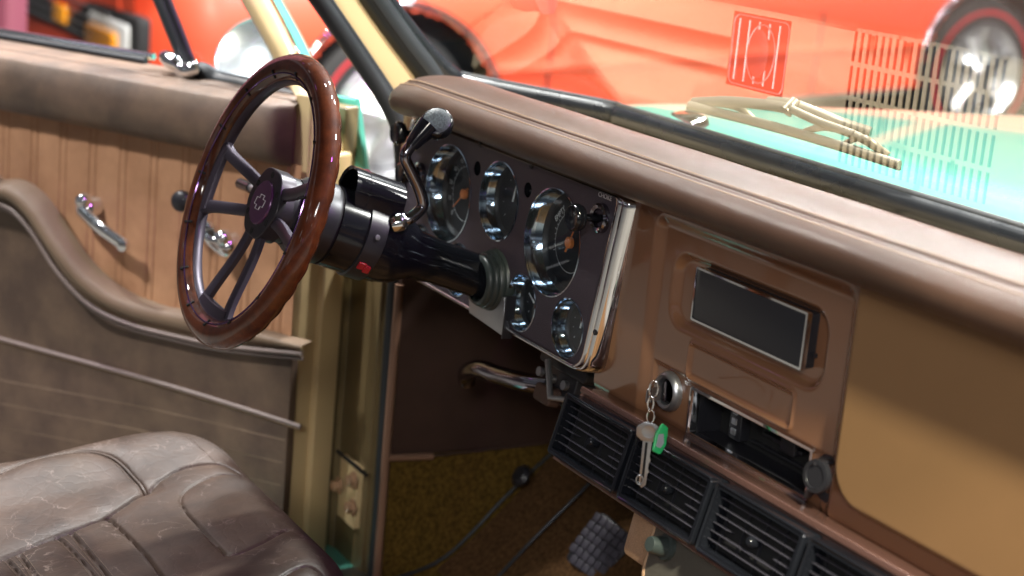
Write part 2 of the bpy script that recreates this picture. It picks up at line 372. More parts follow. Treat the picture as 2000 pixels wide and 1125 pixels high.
# ------------------------------------------------------------------ setting: hall floor and far wall
SL = .08
def floor_z(y): return -.86+SL*(y-1.65)
b = MB(); b.add([(-30, -15, floor_z(-15)), (15, -15, floor_z(-15)), (15, 30, floor_z(30)), (-30, 30, floor_z(30))], [(0, 1, 2, 3)], m_floor)
structure(b.build('floor'))
b = MB(); b.add([(-16, -15, -3), (-16, 30, -1), (-16, 30, 5), (-16, -15, 5)], [(0, 1, 2, 3)], m_wall)
structure(b.build('back_wall'))

# ================================================================== THE TRUCK
truck = empty('pickup_truck', (.25, -.2, -.9), 'teal vintage pickup with brown leather cab, wood rim steering wheel and open driver door', 'pickup truck')

FC = Frame((0, 0, 0), (1, 0, 0), (0, math.sin(R(2.3)), math.cos(R(2.3))))   # instrument cluster face
FD = Frame((0, .012, 0), (1, 0, 0), (0, 0, 1))                             # painted dash face

# ---------------- dashboard face (centre stack), pressed steel relief
dash_parts = {}
cs_L = .5*(FD.at(1292, 425)[0]+FD.at(1248, 735)[0]); cs_R = FD.at(1652, 700)[0]
ra = [FD.at(*q) for q in ((1312, 498), (1600, 607), (1588, 760), (1308, 640))]
rec = (min(ra[0][0], ra[3][0]), max(ra[1][0], ra[2][0]), (ra[2][1]+ra[3][1])/2, (ra[0][1]+ra[1][1])/2)
la = [FD.at(*q) for q in ((1337, 668), (1540, 765), (1535, 838), (1331, 742))]
lab = ((la[0][0]+la[3][0])/2, (la[1][0]+la[2][0])/2, (la[2][1]+la[3][1])/2, (la[0][1]+la[1][1])/2)
sa_ = [FD.at(*q) for q in ((1335, 758), (1574, 882), (1556, 976), (1328, 850))]
slot = ((sa_[0][0]+sa_[3][0])/2, (sa_[1][0]+sa_[2][0])/2, (sa_[2][1]+sa_[3][1])/2, (sa_[0][1]+sa_[1][1])/2)
ign = FD.at(1295, 765)
sock = FD.at(1608, 938)
GL_L = cs_R+.006
def dash_h(u, v):
    h = 0.0
    d = sd_rr(u, v, cs_L, cs_R, -.30, .072, .012)
    h -= .0070*(1-float(sm(-.009, .007, d)))
    d = sd_rr(u, v, *rec, .022); h -= .0075*(1-float(sm(-.006, .005, d)))
    d = abs(sd_rr(u, v, *lab, .006)); h += .0022*(1-float(sm(.0, .0030, d)))
    d = sd_rr(u, v, *lab, .006); h -= .0020*(1-float(sm(-.005, -.0015, d)))
    # lower tray around lock, slot and socket
    vt = -.083-.000*(u-.2) if u < lab[0]-.004 else (-.083-.0 if u < 0 else lab[2]-.006)
    dd = max(-(u-(cs_L+.012)), u-(cs_R-.016), v-vt, -.30-v)
    h -= .0030*(1-float(sm(-.004, .003, dd)))
    h -= .02*float(sm(-.135, -.175, v))
    return h
b = MB(); U0, U1, V0, V1 = .10, .97, -.172, .095; nu, nv = 520, 190
def fn(a, c):
    u = U0+(U1-U0)*a; v = V0+(V1-V0)*c; return FD.p(u, v, dash_h(u, v))
def keep(a, c):
    u = U0+(U1-U0)*a; v = V0+(V1-V0)*c
    if u > GL_L+.02: return v < -.125 or u > .98 or True
    return not (slot[0]+.003 < u < slot[1]-.003 and slot[2]+.003 < v < slot[3]-.003)
b.grid(fn, nu, nv, m_brown, keep)
b.box(FD, -.455, .105, -.124, .095, -.06, -.035, m_brown)                    # sheet behind the instruments
b.box(FD, -.450, -.395, -.14, .092, -.06, -.004, m_brown, .01)
b.box(FD, .10, .97, -.19, -.172, -.12, -.022, m_brown, .004)                # folded lower edge
dash = b.build('dashboard', truck, 35)
# glovebox door
b = MB(); gd = (GL_L, 1.0, -.125, .082)
def fn(a, c):
    u = gd[0]+(gd[1]-gd[0])*a; v = gd[2]+(gd[3]-gd[2])*c
    d = sd_rr(u, v, gd[0], gd[1]+.2, gd[2], gd[3]+.2, .045)
    return FD.p(u, v, .010-.012*float(sm(-.012, .000, d))-(.05*float(sm(0, .006, d))))
def keep(a, c):
    u = gd[0]+(gd[1]-gd[0])*a; v = gd[2]+(gd[3]-gd[2])*c
    return sd_rr(u, v, gd[0], gd[1]+.2, gd[2], gd[3]+.2, .045) < .004
b.grid(fn, 240, 120, m_satin, keep); b.build('glovebox_door', dash, 35)
# lower storage slot with trim frame
b = MB()
b.box(FD, slot[0]-.002, slot[1]+.002, slot[2]-.002, slot[3]+.002, -.055, -.052, m_dark)
for q in ((slot[0]-.004, slot[0], slot[2], slot[3]), (slot[1], slot[1]+.004, slot[2], slot[3]), (slot[0], slot[1], slot[2]-.004, slot[2]), (slot[0], slot[1], slot[3], slot[3]+.004)):
    b.box(FD, *q, -.052, -.013, m_bplast)
uu = slot[0]+.030
b.box(FD, uu, uu+.020, slot[2]+.004, slot[3]-.004, -.052, -.040, m_bplast, .002)
for k in range(3): b.box(FD, uu+.005, uu+.013, slot[2]+.009+k*.011, slot[2]+.016+k*.011, -.040, -.0385, m_steel, .001)
b.box(FD, uu+.05, uu+.115, slot[2]+.022, slot[2]+.026, -.052, -.044, m_bplast, .001)
b.box(FD, uu+.085, uu+.108, slot[2]+.018, slot[2]+.034, -.052, -.040, m_bplast, .002)
b.box(FD, uu+.03, uu+.125, slot[2]+.008, slot[2]+.0105, -.052, -.046, m_bplast, .001)
sl = b.build('radio_slot', truck, 30)
def frame_ring(F, outer, inner, w0, w1, m):
    B = MB(); n = len(outer); vs = []
    for P, w in ((outer, w0), (outer, w1), (inner, w1), (inner, w0)): vs += [F.p(x, y, w) for x, y in P]
    fs = []
    for k in range(3):
        for i in range(n): j = (i+1) % n; fs.append((k*n+i, k*n+j, (k+1)*n+j, (k+1)*n+i))
    B.add(vs, fs, m); return B
frame_ring(FD, rrect(slot[0]-.0015, slot[1]+.0015, slot[2]-.0015, slot[3]+.0015, .003, 3), rrect(slot[0]+.0015, slot[1]-.0015, slot[2]+.0015, slot[3]-.0015, .001, 3), -.02, -.0085, m_chrome).build('trim_frame', sl, 40)
# radio: flat blank faceplate with silver edge, standing a little out of its recess
rd = [FD.at(*q, 0.002) for q in ((1358, 522), (1577, 608), (1564, 722), (1349, 627))]
r_ = ((rd[0][0]+rd[3][0])/2, (rd[1][0]+rd[2][0])/2, (rd[2][1]+rd[3][1])/2, (rd[0][1]+rd[1][1])/2)
b = MB(); b.box(FD, r_[0]+.001, r_[1]-.001, r_[2]+.001, r_[3]-.001, -.06, -.0005, m_bplast, .002)
b.box(FD, r_[0]-.002, r_[1]+.003, r_[2]-.001, r_[3]+.001, -.06, -.0155, m_dark, .002)
rad = b.build('radio', truck, 30)
b = MB(); b.box(FD, r_[0]+.0022, r_[1]-.0022, r_[2]+.0022, r_[3]-.0022, -.0005, .0008, m_lens, .001); b.build('faceplate', rad, 30)
frame_ring(FD, rrect(*[r_[0], r_[1], r_[2], r_[3]], .0018, 3), rrect(r_[0]+.0022, r_[1]-.0022, r_[2]+.0022, r_[3]-.0022, .001, 3), -.004, .0018, m_chrome).build('trim_frame', rad, 40)
b = MB(); b.box(FD, r_[1]+.0005, r_[1]+.0025, r_[2]+.012, r_[2]+.016, -.0145, -.009, m_bplast); b.build('release_button', rad, 40)
# ignition lock
b = MB(); O = FD.p(ign[0], ign[1], 0); nn = FD.n
b.lathe(O-nn*.012, nn, [(.0215, 0), (.0215, .006), (.0200, .010), (.0175, .0115), (.0150, .010), (.0142, .004)], m_steel, 40)
b.lathe(O-nn*.012, nn, [(.0140, .004), (.0125, .002), (.0, .002)], m_dark, 32)
b.box(Frame(O-nn*.006, FD.u, FD.v), -.0018, .0018, -.011, .011, -.006, .004, m_dchrome, .0008)
ig = b.build('ignition_lock', truck, 40)
# 12 V socket and its rubber cap
b = MB(); O = FD.p(*sock, 0)
b.lathe(O-nn*.012, nn, [(.0240, 0), (.0240, .004), (.0220, .0070), (.0160, .0075), (.0135, .006), (.0130, -.02)], m_bplast, 40); b.lathe(O-nn*.012, nn, [(.013, -.02), (0, -.02)], m_dark, 24)
so = b.build('power_socket', truck, 40)
b = MB(); c0 = np.array(FD.pt(1596, 930, .012)); cn = ray(1600, 925)*-.35+nn*.8+FD.u*-.15
b.lathe(c0, cn, [(.0, -.003), (.0155, -.003), (.0162, 0), (.0155, .003), (.0115, .0035), (.0110, .0022), (0, .0022)], m_bplast, 36)
b.tube([FD.p(sock[0]+.004, sock[1]+.019, -.004), FD.p(sock[0]+.0, sock[1]+.019, .010), c0+FD.v*.012], .005, m_bplast, 8, flat=(.4, 1.2))
b.tube([c0-FD.v*.013-FD.u*.004, c0-FD.v*.024-FD.u*.010], [.006, .004], m_bplast, 8, flat=(.4, 1.2)); b.build('rubber_cap', so, 40)

# ---------------- padded dash top
def bez(P, n=48):
    return catmull(P, n//(len(P)-1))
padP = [(.012, .086), (-.018, .089), (-.036, .098), (-.041, .112), (-.034, .125), (-.018, .1345), (.010, .142), (.045, .1425), (.080, .134), (.108, .118), (.118, .100)]
prof = np.array(catmull(padP, 6))
XS0, XS1 = -.415, 1.05
def pad_pt(s, X):
    k = s*(len(prof)-1); i = min(int(k), len(prof)-2); q = prof[i]*(1-(k-i))+prof[i+1]*(k-i)
    e_ = float(sm(XS0+.09, XS0, X)); c = np.array([.045, .098])
    f = 1-.0*e_; ed = max(0, (XS0+.045-X)/.045); f = math.sqrt(max(0, 1-ed*ed)) if ed < 1 else 0
    q = c+(q-c)*np.array([.25+.75*f, f])-np.array([0, .006*e_])
    return np.array([X, q[0], q[1]])
seams = [.462, .505]
b = MB(); NX, NS = 230, 120
def fn(a, c):
    X = XS0+(XS1-XS0)*(a**1.35); p0 = pad_pt(c, X)
    g = 0
    for s0 in (.478, .500): g += .0019*math.exp(-((c-s0)/.0050)**2)
    g += .0006*math.sin(X*23+c*9)*float(sm(.0, .3, c))*.4
    q = prof[min(int(c*(len(prof)-1)), len(prof)-1)]-np.array([.045, .098]); q = q/np.linalg.norm(q)
    return p0-np.array([0, q[0], q[1]])*g
b.grid(fn, NX, NS, m_pad, flip=False); pad = b.build('dash_pad', truck, 60)
b = MB()
X = XS0+.03
while X < .75:
    for s0, ok in ((.462, True), (.519, True)):
        p0 = pad_pt(s0, X); p1 = pad_pt(s0, X+.0026); q = p0-np.array([X, .045, .098]); q /= np.linalg.norm(q)
        b.tube([p0+q*.0000, (p0+p1)/2+q*.0010, p1+q*.0000], .00042, m_thread, 4, caps=False)
    X += .0038
b.build('stitching', pad, 60)

# ---------------- painted metal dash top with speaker louvres (seen mirrored in the glass)
SPK = (.113, .362, .122, .280)
b = MB(); ZT = .082
rows = 4; ncol = 21; pitch = (SPK[1]-SPK[0])/ncol; rh = (SPK[3]-SPK[2])/rows
FT = Frame((0, 0, ZT), (1, 0, 0), (0, 1, 0))
xs = [-.62]; 
plate = (-.122, -.004, .127, .220)
xs = sorted(set([-.56, plate[0], plate[1], SPK[0], SPK[1], 1.06]+[SPK[0]+pitch*k for k in range(ncol)]+[SPK[0]+pitch*k+pitch*.46 for k in range(ncol)]))
ys = sorted(set([.108, plate[2], plate[3], .292]+[SPK[2]+rh*k+rh*.06 for k in range(rows)]+[SPK[2]+rh*k+rh*.92 for k in range(rows)]))
for i in range(len(xs)-1):
    for j in range(len(ys)-1):
        mx_, my_ = (xs[i]+xs[i+1])/2, (ys[j]+ys[j+1])/2
        if SPK[0] < mx_ < SPK[1] and ((mx_-SPK[0]) % pitch) < pitch*.46 and SPK[2] < my_ < SPK[3] and rh*.06 < ((my_-SPK[2]) % rh) < rh*.92: continue
        if plate[0] < mx_ < plate[1] and plate[2] < my_ < plate[3]: continue
        b.box(FT, xs[i], xs[i+1], ys[j], ys[j+1], -.0015, 0, m_dashtop)
b.box(FT, -.56, 1.06, ys[-1], .300, -.006, -.002, m_rubber)
dt = b.build('dash_top', truck, 30)
b = MB(); b.box(FT, SPK[0]-.01, SPK[1]+.01, SPK[2]-.005, SPK[3]+.005, -.035, -.03, m_dark); b.build('speaker', dt, 30)
b = MB(); b.prism(FT, rrect(plate[0], plate[1], plate[2], plate[3], .012, 5), -.012, -.002, m_black, .002)
for k in range(5): 
    xx = plate[0]+.014+k*.0205; b.tube([FT.p(xx, plate[2]+.008, -.001), FT.p(xx, plate[3]-.008, -.001)], .0013, m_white, 6)
cxp, cyp = (plate[0]+plate[1])/2+.006, (plate[2]+plate[3])/2
b.tube([FT.p(cxp+.028*math.cos(t), cyp+.036*math.sin(t), .000) for t in np.linspace(0, 2*math.pi, 41)[:-1]], .0012, m_steel, 6, closed=True)
b.prism(FT, [(cxp+.02*math.cos(t)-.004, cyp+.030*math.sin(t)) for t in np.linspace(0, 2*math.pi, 33)[:-1]], -.002, .0015, m_bplast, .001)
b.tube([FT.p(x_, y_, -.001) for x_, y_ in rrect(plate[0]+.003, plate[1]-.003, plate[2]+.003, plate[3]-.003, .010, 5)], .0014, m_steel, 6, closed=True)
b.build('cover_plate', dt, 40)

# ---------------- windshield, gasket, cowl, bonnet
def wbase(X):
    q = max(0, (abs(X-.25)-.57)/.29); return .302-.150*min(q, 1.2)**2.4, .090
def wpt(X, h):
    """h = height above the base edge, glass leans back at 45 degrees"""
    y, z = wbase(X); k = h*.12*(1 if X > .25 else -1)*min(1, abs(X-.25)/.86)
    return np.array([X-k, y-h, z+h])
WL, WR = -.61, 1.11
b = MB(); b.grid(lambda a, c: wpt(WL+(WR-WL)*a, .012+.50*c), 60, 10, m_glass); ws = b.build('windshield', truck, 60)
b = MB()
lp = [wpt(X, .004) for X in np.linspace(1.10, -.50, 40)]
left = [np.array(q) for q in (on_x(925, 168, -.575), on_x(880, 150, -.590), on_x(838, 112, -.592), on_x(793, 58, -.588), on_x(742, -8, -.580), on_x(690, -80, -.57))]
gp = catmull(lp[:-3]+left, 4)
b.tube(gp, .0165, m_gasket, 18, flat=(1, 1.0))
b.tube([q+np.array([.006 if q[2] > .12 else 0, -.004, .014 if q[2] <= .12 else .004]) for q in gp], .0045, m_rubber, 8)
b.build('windshield_gasket', ws, 60)
# wiper lying on the outside of the glass
FW = Frame(wpt(.25, 0), (1, 0, 0), (0, -1, 1))
wo_ = -.020
def wp(px, py, w=wo_): return FW.pt(px, py, w)
wip = MB(); wip.tube(catmull([wp(1345, 205), wp(1480, 238), wp(1620, 278), wp(1757, 322)], 8), .0042, m_spring, 8, flat=(1.3, .8)); 
wip.tube(catmull([wp(1343, 211), wp(1480, 245), wp(1620, 285), wp(1757, 329)], 8), .0028, m_rubber, 6)
wiper = wip.build('windshield_wiper', truck, 50)
b = MB()
for P, r0 in (([(1352, 200), (1420, 198), (1500, 205), (1545, 213)], .0045), ([(1545, 213), (1600, 238), (1665, 262), (1700, 280), (1735, 305)], .0035), ([(1390, 200), (1440, 210), (1470, 232)], .003), ([(1560, 262), (1610, 248), (1668, 262)], .003), ([(1650, 280), (1690, 270), (1735, 312)], .0025)):
    b.tube(catmull([wp(*q, wo_-.008) for q in P], 6), r0, m_spring, 6, flat=(1.5, .8))
b.build('blade_bridge', wiper, 50)
b = MB(); b.tube(catmull([wp(1500, 202, wo_-.016), wp(1545, 206, wo_-.018), wp(1590, 222, wo_-.018), wp(1640, 242, wo_-.02), wp(1700, 262, wo_-.028)], 6), [.005]*25, m_spring, 8, flat=(1.7, .8))
b.lathe(wp(1542, 212, wo_-.010), FW.n, [(0, -.012), (.008, -.012), (.008, .006), (0, .006)], m_spring, 16); b.build('wiper_arm', wiper, 50)
# cowl, bonnet and wing in teal
b = MB()
def fn(a, c):
    X = -.56+1.76*a; y0 = wbase(X)[0]+.014; y = y0+(.345-y0)*c; return (X, y, .078)
b.grid(fn, 60, 10, m_teal); cow = b.build('cowl', truck, 40)
b = MB()
def fn(a, c):
    X = -.62+1.8*a; y = .340+1.27*c; cr_ = .018*(1-((X-.28)/.95)**2)*float(sm(0, .15, c)); dr = max(0, (-.53-X)/.09)
    return (X, y, .080+cr_-.02*c*c-.10*dr*dr)
b.grid(fn, 90, 40, m_teal); b.build('bonnet', truck, 60)
b = MB()
def fn(a, c):
    y = .340+1.27*c; an = a*math.pi/2; return (-.63-.14*math.sin(an), y, -.04-.25*(1-math.cos(an)))
b.grid(fn, 16, 30, m_teal); b.build('front_wing', truck, 60)
b = MB(); b.prism(Frame(on_z(1345, 238, .095), (1, -.25, .0), (.25, 1, .35)), round_poly([(-.045, -.012), (.05, -.014), (.035, .018), (-.030, .016)], .006), -.004, .010, m_chrome, .004)
b.build('wiper_pivot_cover', cow, 40)

# ---------------- A pillar, door opening seal, hinge pillar, kick panel, roof
b = MB()
pl = [on_x(800, 190, -.545), on_x(779, 150, -.548), on_x(730, 72, -.553), on_x(672, -18, -.557), on_x(600, -130, -.565)]
PA = [np.array(q) for q in ((on_x(775, 215, -.55)), on_x(752, 168, -.55), on_x(700, 88, -.55), on_x(640, -8, -.55), on_x(560, -130, -.55))]
PB = [np.array(q) for q in ((on_x(850, 215, -.57)), on_x(815, 150, -.57), on_x(765, 84, -.57), on_x(700, -8, -.57), on_x(625, -130, -.57))]
PA = catmull(PA, 6); PB = catmull(PB, 6)
def strip(B, A_, B_, m, bulge=.010, n=10, back=.03):
    A_ = np.array(A_); B_ = np.array(B_); vs = []; tocam = CAM-A_[len(A_)//2]; tocam /= np.linalg.norm(tocam)
    for k in range(len(A_)):
        for i in range(n+1):
            t = i/n; vs.append(A_[k]*(1-t)+B_[k]*t+tocam*bulge*(1-abs(2*t-1)**3)-tocam*(back if i in (0, n) else 0))
    fs = [(k*(n+1)+i, k*(n+1)+i+1, (k+1)*(n+1)+i+1, (k+1)*(n+1)+i) for k in range(len(A_)-1) for i in range(n)]
    B.add(vs, fs, m)
strip(b, PA, PB, m_beige); b.build('a_pillar', truck, 60)
b = MB(); strip(b, [q+np.array([-.012, 0, 0]) for q in PB], [q*.35+p_*.65 for q, p_ in zip([PB[int(i*(len(PB)-1)/24)] for i in range(25)], [gp[-1-int((24-i)*0)-0] if False else PB[int(i*(len(PB)-1)/24)]+(0.035, .020, 0) for i in range(25)])] if len(PB) == 25 else PB, m_dark, .002) if len(PB) == 25 else None
pin = [q+np.array([.0, .020, .0]) for q in PB]
b.tube(pin, .020, m_rubber, 10); b.build('pillar_trim', truck, 60)
# seal
sealp = catmull([on_x(560, -90, -.535), on_x(622, -2, -.535), on_x(700, 112, -.535), on_x(757, 200, -.53), on_x(782, 262, -.525), on_x(789, 360, -.52), on_x(785, 460, -.52), on_x(772, 580, -.52), on_x(757, 800, -.52), on_x(742, 1020, -.52), on_x(728, 1190, -.52)], 8)
b = MB(); b.tube(sealp, .0130, m_rubber, 12, flat=(1, .9)); b.tube([q+np.array([0, .014, .001]) for q in sealp], .006, m_rubber, 8); b.build('door_seal', truck, 60)
b = MB()                                                                     # hinge pillar, rear-facing painted steel
yb = .060
hp0 = on_y(765, 330, yb); FH = Frame((0, yb, 0), (1, 0, 0), (0, 0, 1))
b.box(FH, -.70, -.515, -.72, -.10, -.30, 0, m_olive, .008)
b.box(FH, -.585, -.555, -.70, -.14, 0, .006, m_olive, .003)
hg_ = b.build('hinge_pillar', truck, 40)
b = MB()
hy = FH.at(680, 960, .02)
b.box(FH, hy[0]-.045, hy[0]+.020, hy[1]-.055, hy[1]+.045, .006, .016, m_beige, .002)
b.tube([FH.p(hy[0]-.05, hy[1]+.048, .02), FH.p(hy[0]+.06, hy[1]+.048, .02)], .003, m_dark, 6)
for px, py in ((663, 948), (692, 938), (690, 990)):
    q = FH.pt(px, py, .018); b.lathe(q, FH.n, [(.014, 0), (.014, .003), (.009, .004), (.009, .012), (.006, .014), (0, .014)], m_fleck, 6 if px != 692 else 16)
b.build('door_hinge', hg_, 30)
b = MB(); b.box(WORLD, -.69, -.57, -.28, .42, -.80, -.655, m_teal, .01); rk = b.build('rocker_panel', truck, 40)
b = MB(); b.box(WORLD, -.575, -.52, -.9, .06, -.70, -.648, m_steel, .004); b.build('sill_plate', rk, 40)
KX = -.500
FK = Frame((KX, 0, 0), (0, 1, 0), (0, 0, 1)); FK.n = np.array([1., 0, 0])
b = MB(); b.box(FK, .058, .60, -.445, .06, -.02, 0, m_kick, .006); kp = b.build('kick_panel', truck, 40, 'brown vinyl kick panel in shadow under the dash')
b = MB()
ju = [(.058, -.70), (.074, -.645), (.169, -.617), (.275, -.520), (.361, -.451), (.46, -.40), (.60, -.35)]
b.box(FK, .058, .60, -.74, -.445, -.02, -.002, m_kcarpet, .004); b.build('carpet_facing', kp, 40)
b = MB(); b.tube(catmull([FK.p(.056, -.18, .0), FK.p(.054, -.44, .002), FK.p(.054, -.70, .002)], 6), .0065, m_pipe, 10)
b.tube([FK.p(.052, -.443, .003), FK.p(.13, -.447, .004)], .0055, m_pipe, 10); b.tube([FK.p(.13, -.447, .002), FK.p(.60, -.440, .000)], .0022, m_kick, 8)
b.build('piping', kp, 60)
# footwell floor and toe board
b = MB()
fl = [(-1.2, -.665), (.05, -.665), (.16, -.630), (.24, -.565), (.36, -.455), (.50, -.36), (.62, -.28)]
flc = catmull([np.array([0, y, z]) for y, z in fl], 8)
def fn(a, c):
    q = flc[min(int(round(c*(len(flc)-1))), len(flc)-1)]; X = -.50+1.5*a; return (X, q[1], q[2]+.03*float(sm(.0, .25, X))*1.5+.0015*math.sin(X*61+q[1]*37))
b.grid(fn, 80, len(flc)-1, m_carpet); fw = b.build('footwell_carpet', truck, 60)
b = MB(); b.tube(catmull([on_y(960, 1140, .19), on_y(1040, 1055, .24), on_y(1110, 985, .29), on_y(1165, 930, .335)], 6), .0030, m_gun, 8); b.build('floor_cable', fw, 60)
b = MB(); b.tube(catmull([FK.p(u_, v_+.004, .002) for u_, v_ in ju[1:]], 6), .0028, m_rubber, 8); b.build('carpet_edge', fw, 60)
b = MB(); b.box(WORLD, -.52, 1.06, .50, .56, -.50, .03, m_dark); b.build('firewall', truck, 40)
b = MB(); q = on_y(1022, 932, .27); b.lathe(q, (0, -.8, .6), [(0, 0), (.016, 0), (.018, .006), (.012, .012), (0, .013)], m_bplast, 20); b.build('dimmer_switch', truck, 40)
b = MB(); b.box(WORLD, -.60, 1.08, -1.50, -.22, .60, .64, m_head, .02); b.build('roof', truck, 40)
# parking brake handle under the dash
b = MB(); b.tube(catmull([on_y(912, 745, .10), on_y(912, 728, .09), on_y(935, 720, .08), on_y(975, 733, .08), on_y(1030, 747, .08), on_y(1075, 752, .09)], 6), .0125, m_dchrome, 14); pb = b.build('parking_brake_handle', truck, 60)
b = MB(); FP = Frame(on_y(1075, 735, .07), (1, 0, 0), (0, .2, 1))
b.box(FP, -.035, .075, .012, .028, -.04, .0, m_bplast, .004); b.box(FP, -.02, .045, -.03, .012, -.05, -.01, m_bplast, .004); b.box(FP, -.02, .02, -.035, -.012, -.01, .006, m_kick, .006)
b.tube([FP.p(.0, .02, .01), FP.p(.03, -.02, .012), FP.p(.07, -.01, 0)], .004, m_steel, 8)
for k in range(3): b.lathe(FP.p(-.02+.03*k, .0, .0), FP.n, [(0, 0), (.006, 0), (.006, .006), (0, .006)], m_steel, 10)
b.build('bracket', pb, 40)

# ---------------- instrument cluster
cl_out = [(.113, -.126), (.1335, .0805), (-.392, .0805), (-.392, -.126)]
pin_ = round_poly([(-.388, -.122), (.096, -.1225), (.1245, .0785), (-.388, .0785)], [.02, .026, .006, .02], 8)
b = MB(); b.prism(FC, pin_, -.030, 0.0, m_panel, .0008)
clu = b.build('instrument_cluster', truck, 30)
# punch the gauge and lamp holes
holes = []
def off(P, d):
    P = np.array(P); a = np.roll(P, 1, 0); c = np.roll(P, -1, 0); t = c-a; t /= np.linalg.norm(t, axis=1)[:, None]+1e-12
    return P+np.stack([t[:, 1], -t[:, 0]], 1)*d
b = MB(); prof_ = [(0, .0003), (.0006, .0022), (.0018, .0034), (.0036, .0036), (.0052, .0022), (.0060, .0010), (.0072, .0022), (.0092, .0016), (.0112, -.0015), (.0128, -.0065), (.0140, -.0125), (.0146, -.020), (.0150, -.030)]
rings = [off(pin_, d) for d, _ in prof_]; n = len(pin_)
def bezel_pt(k, i):
    x_, y_ = rings[k][i]; d, w = prof_[k]
    if y_ > .0785: y_ = .0785+(y_-.0785)*.22
    if y_ < -.1225: y_ = -.1225+(y_+.1225)*.55
    x0, y0 = pin_[i]
    if x_ > x0: x_ = x0+(x_-x0)*1.75
    return FC.p(x_, y_, w)
vs = [bezel_pt(k, i) for k in range(len(prof_)) for i in range(n)]
b.add(vs, [(k*n+i, k*n+(i+1) % n, (k+1)*n+(i+1) % n, (k+1)*n+i) for k in range(len(prof_)-1) for i in range(n)], m_chrome)
b.build('chrome_bezel', clu, 60)
for px, py in ((1163, 649), (938, 282), (1038, 325)):
    b = MB(); u_, v_ = FC.at(px, py, .001); b.lathe(FC.p(u_, v_, .0), FC.n, [(.0035, 0), (.0035, .0022), (.0022, .003), (.0, .0016)], m_bplast, 12)
    b.build('mounting_screw', clu, 40)
GA = [('speedometer', -.268, .0023, .0632), ('gauge', -.1349, .0202, .0489), ('fuel_gauge', 0, 0, .0632), ('gauge', -.0505, -.0854, .0347), ('gauge', .0574, -.0868, .0347)]
for px, py in ((900, 472), (826, 432)):
    GA.append(('gauge', FC.at(px, py)[0], -.0860, .0347))
LH = [FC.at(932, 329)+(.0092,), FC.at(1030.5, 371)+(.0092,)]
def cut(ob, cyls):
    B = MB()
    for O_, ax, r, h0, h1 in cyls: B.lathe(O_, ax, [(r, h0), (r, h1)], m_dark, 64, True, True)
    c = B.build('cutter', None)
    md = ob.modifiers.new('b', 'BOOLEAN'); md.object = c; md.operation = 'DIFFERENCE'; md.solver = 'EXACT'
    bpy.context.view_layer.update()
    me = bpy.data.meshes.new_from_object(ob.evaluated_get(bpy.context.evaluated_depsgraph_get()))
    ob.modifiers.clear(); ob.data = me; me.set_sharp_from_angle(angle=R(30)); bpy.data.objects.remove(c)
cut(clu, [(FC.p(u_, v_, 0), FC.n, r+.0002, -.05, .02) for _, u_, v_, r in GA]+[(FC.p(u_, v_, 0), FC.n, r, -.05, .02) for u_, v_, r in LH])
for u_, v_, r in LH:
    b = MB(); b.lathe(FC.p(u_, v_, 0), FC.n, [(r, -.001), (r, -.010), (0, -.010)], m_black, 32); b.build('warning_lamp', clu, 40)
def gauge(kind, u, v, r, idx):
    b = MB(); O_ = FC.p(u, v, 0); N_ = FC.n; big = r > .06
    dep = .024 if big else .021 if r > .04 else .019
    b.lathe(O_, N_, [(r, -.004), (r+.0003, .0006), (r-.0012, .0012), (r-.0018, -.001), (r*.958, -dep*.40), (r*.942, -dep*.46), (r*.90, -dep*.86)], m_gring, 72)
    b.lathe(O_, N_, [(r*.90, -dep*.86), (r*.86, -dep*.95), (r*.84, -dep*1.12), (0, -dep*1.12)], m_dial, 72)
    rr = r*.84; w = -dep*1.12+.0006
    # printed scale
    b.lathe(O_, N_, [(rr*.66, w), (rr*.672, w)], m_white, 64) if big else None
    nt = 25 if big else 9
    for k in range(nt):
        a = R(225-270*k/(nt-1)) if not kind == 'fuel_gauge' else R(205-230*k/(nt-1)); L_ = .10 if k % 4 == 0 else .055
        r0 = rr*.66; c, s_ = math.cos(a), math.sin(a)
        q = [(r0*c-.0004*s_, r0*s_+.0004*c), (r0*c+.0004*s_, r0*s_-.0004*c), (r0*(1+L_*1.5)*c+.0004*s_, r0*(1+L_*1.5)*s_-.0004*c), (r0*(1+L_*1.5)*c-.0004*s_, r0*(1+L_*1.5)*s_+.0004*c)]
        b.add([FC.p(u+x_, v+y_, w) for x_, y_ in q], [(0, 1, 2, 3)], m_white)
    if kind == 'speedometer':
        for k in range(11):
            a = R(225-27*k); text_mb(b, str(k*10), FC, u+rr*.84*math.cos(a), v+rr*.84*math.sin(a), w, .0085, m_white)
        na, nl = R(222), rr*.62
    elif kind == 'fuel_gauge':
        text_mb(b, 'EMPTY', FC, u+rr*.80*math.cos(R(140)), v+rr*.80*math.sin(R(140)), w, .0098, m_white, R(46), .85)
        na, nl = R(66), rr*.58
    else: na, nl = R(150-70*(idx % 3)), rr*.55
    tip = (u+nl*math.cos(na), v+nl*math.sin(na)); tail = (u-.013*math.cos(na), v-.013*math.sin(na)) if big else (u, v)
    b.tube([FC.p(*tail, w+.003), FC.p(*tip, w+.003)], [.0013, .0006], m_needle if big else m_white, 6)
    if big: b.lathe(FC.p(u, v, w), N_, [(.0068, 0), (.0068, .0045), (.005, .0058), (0, .0058)], m_needle, 24)
    b.lathe(O_, N_, [(r*.95, -dep*.5), (0, -dep*.5)], m_glass2, 48)
    b.build(kind, clu, 35, {'speedometer': 'large round speedometer with orange needle hub', 'fuel_gauge': 'large round dial marked EMPTY with orange needle hub'}.get(kind))
for i, g in enumerate(GA): gauge(*g, i)
b = MB(); u_, v_ = FC.at(1183, 384); text_mb(b, 'CHOKE', FC, u_, v_, .0009, .0075, m_print, 0, 1.1); b.build('choke_lettering', clu)
b = MB()
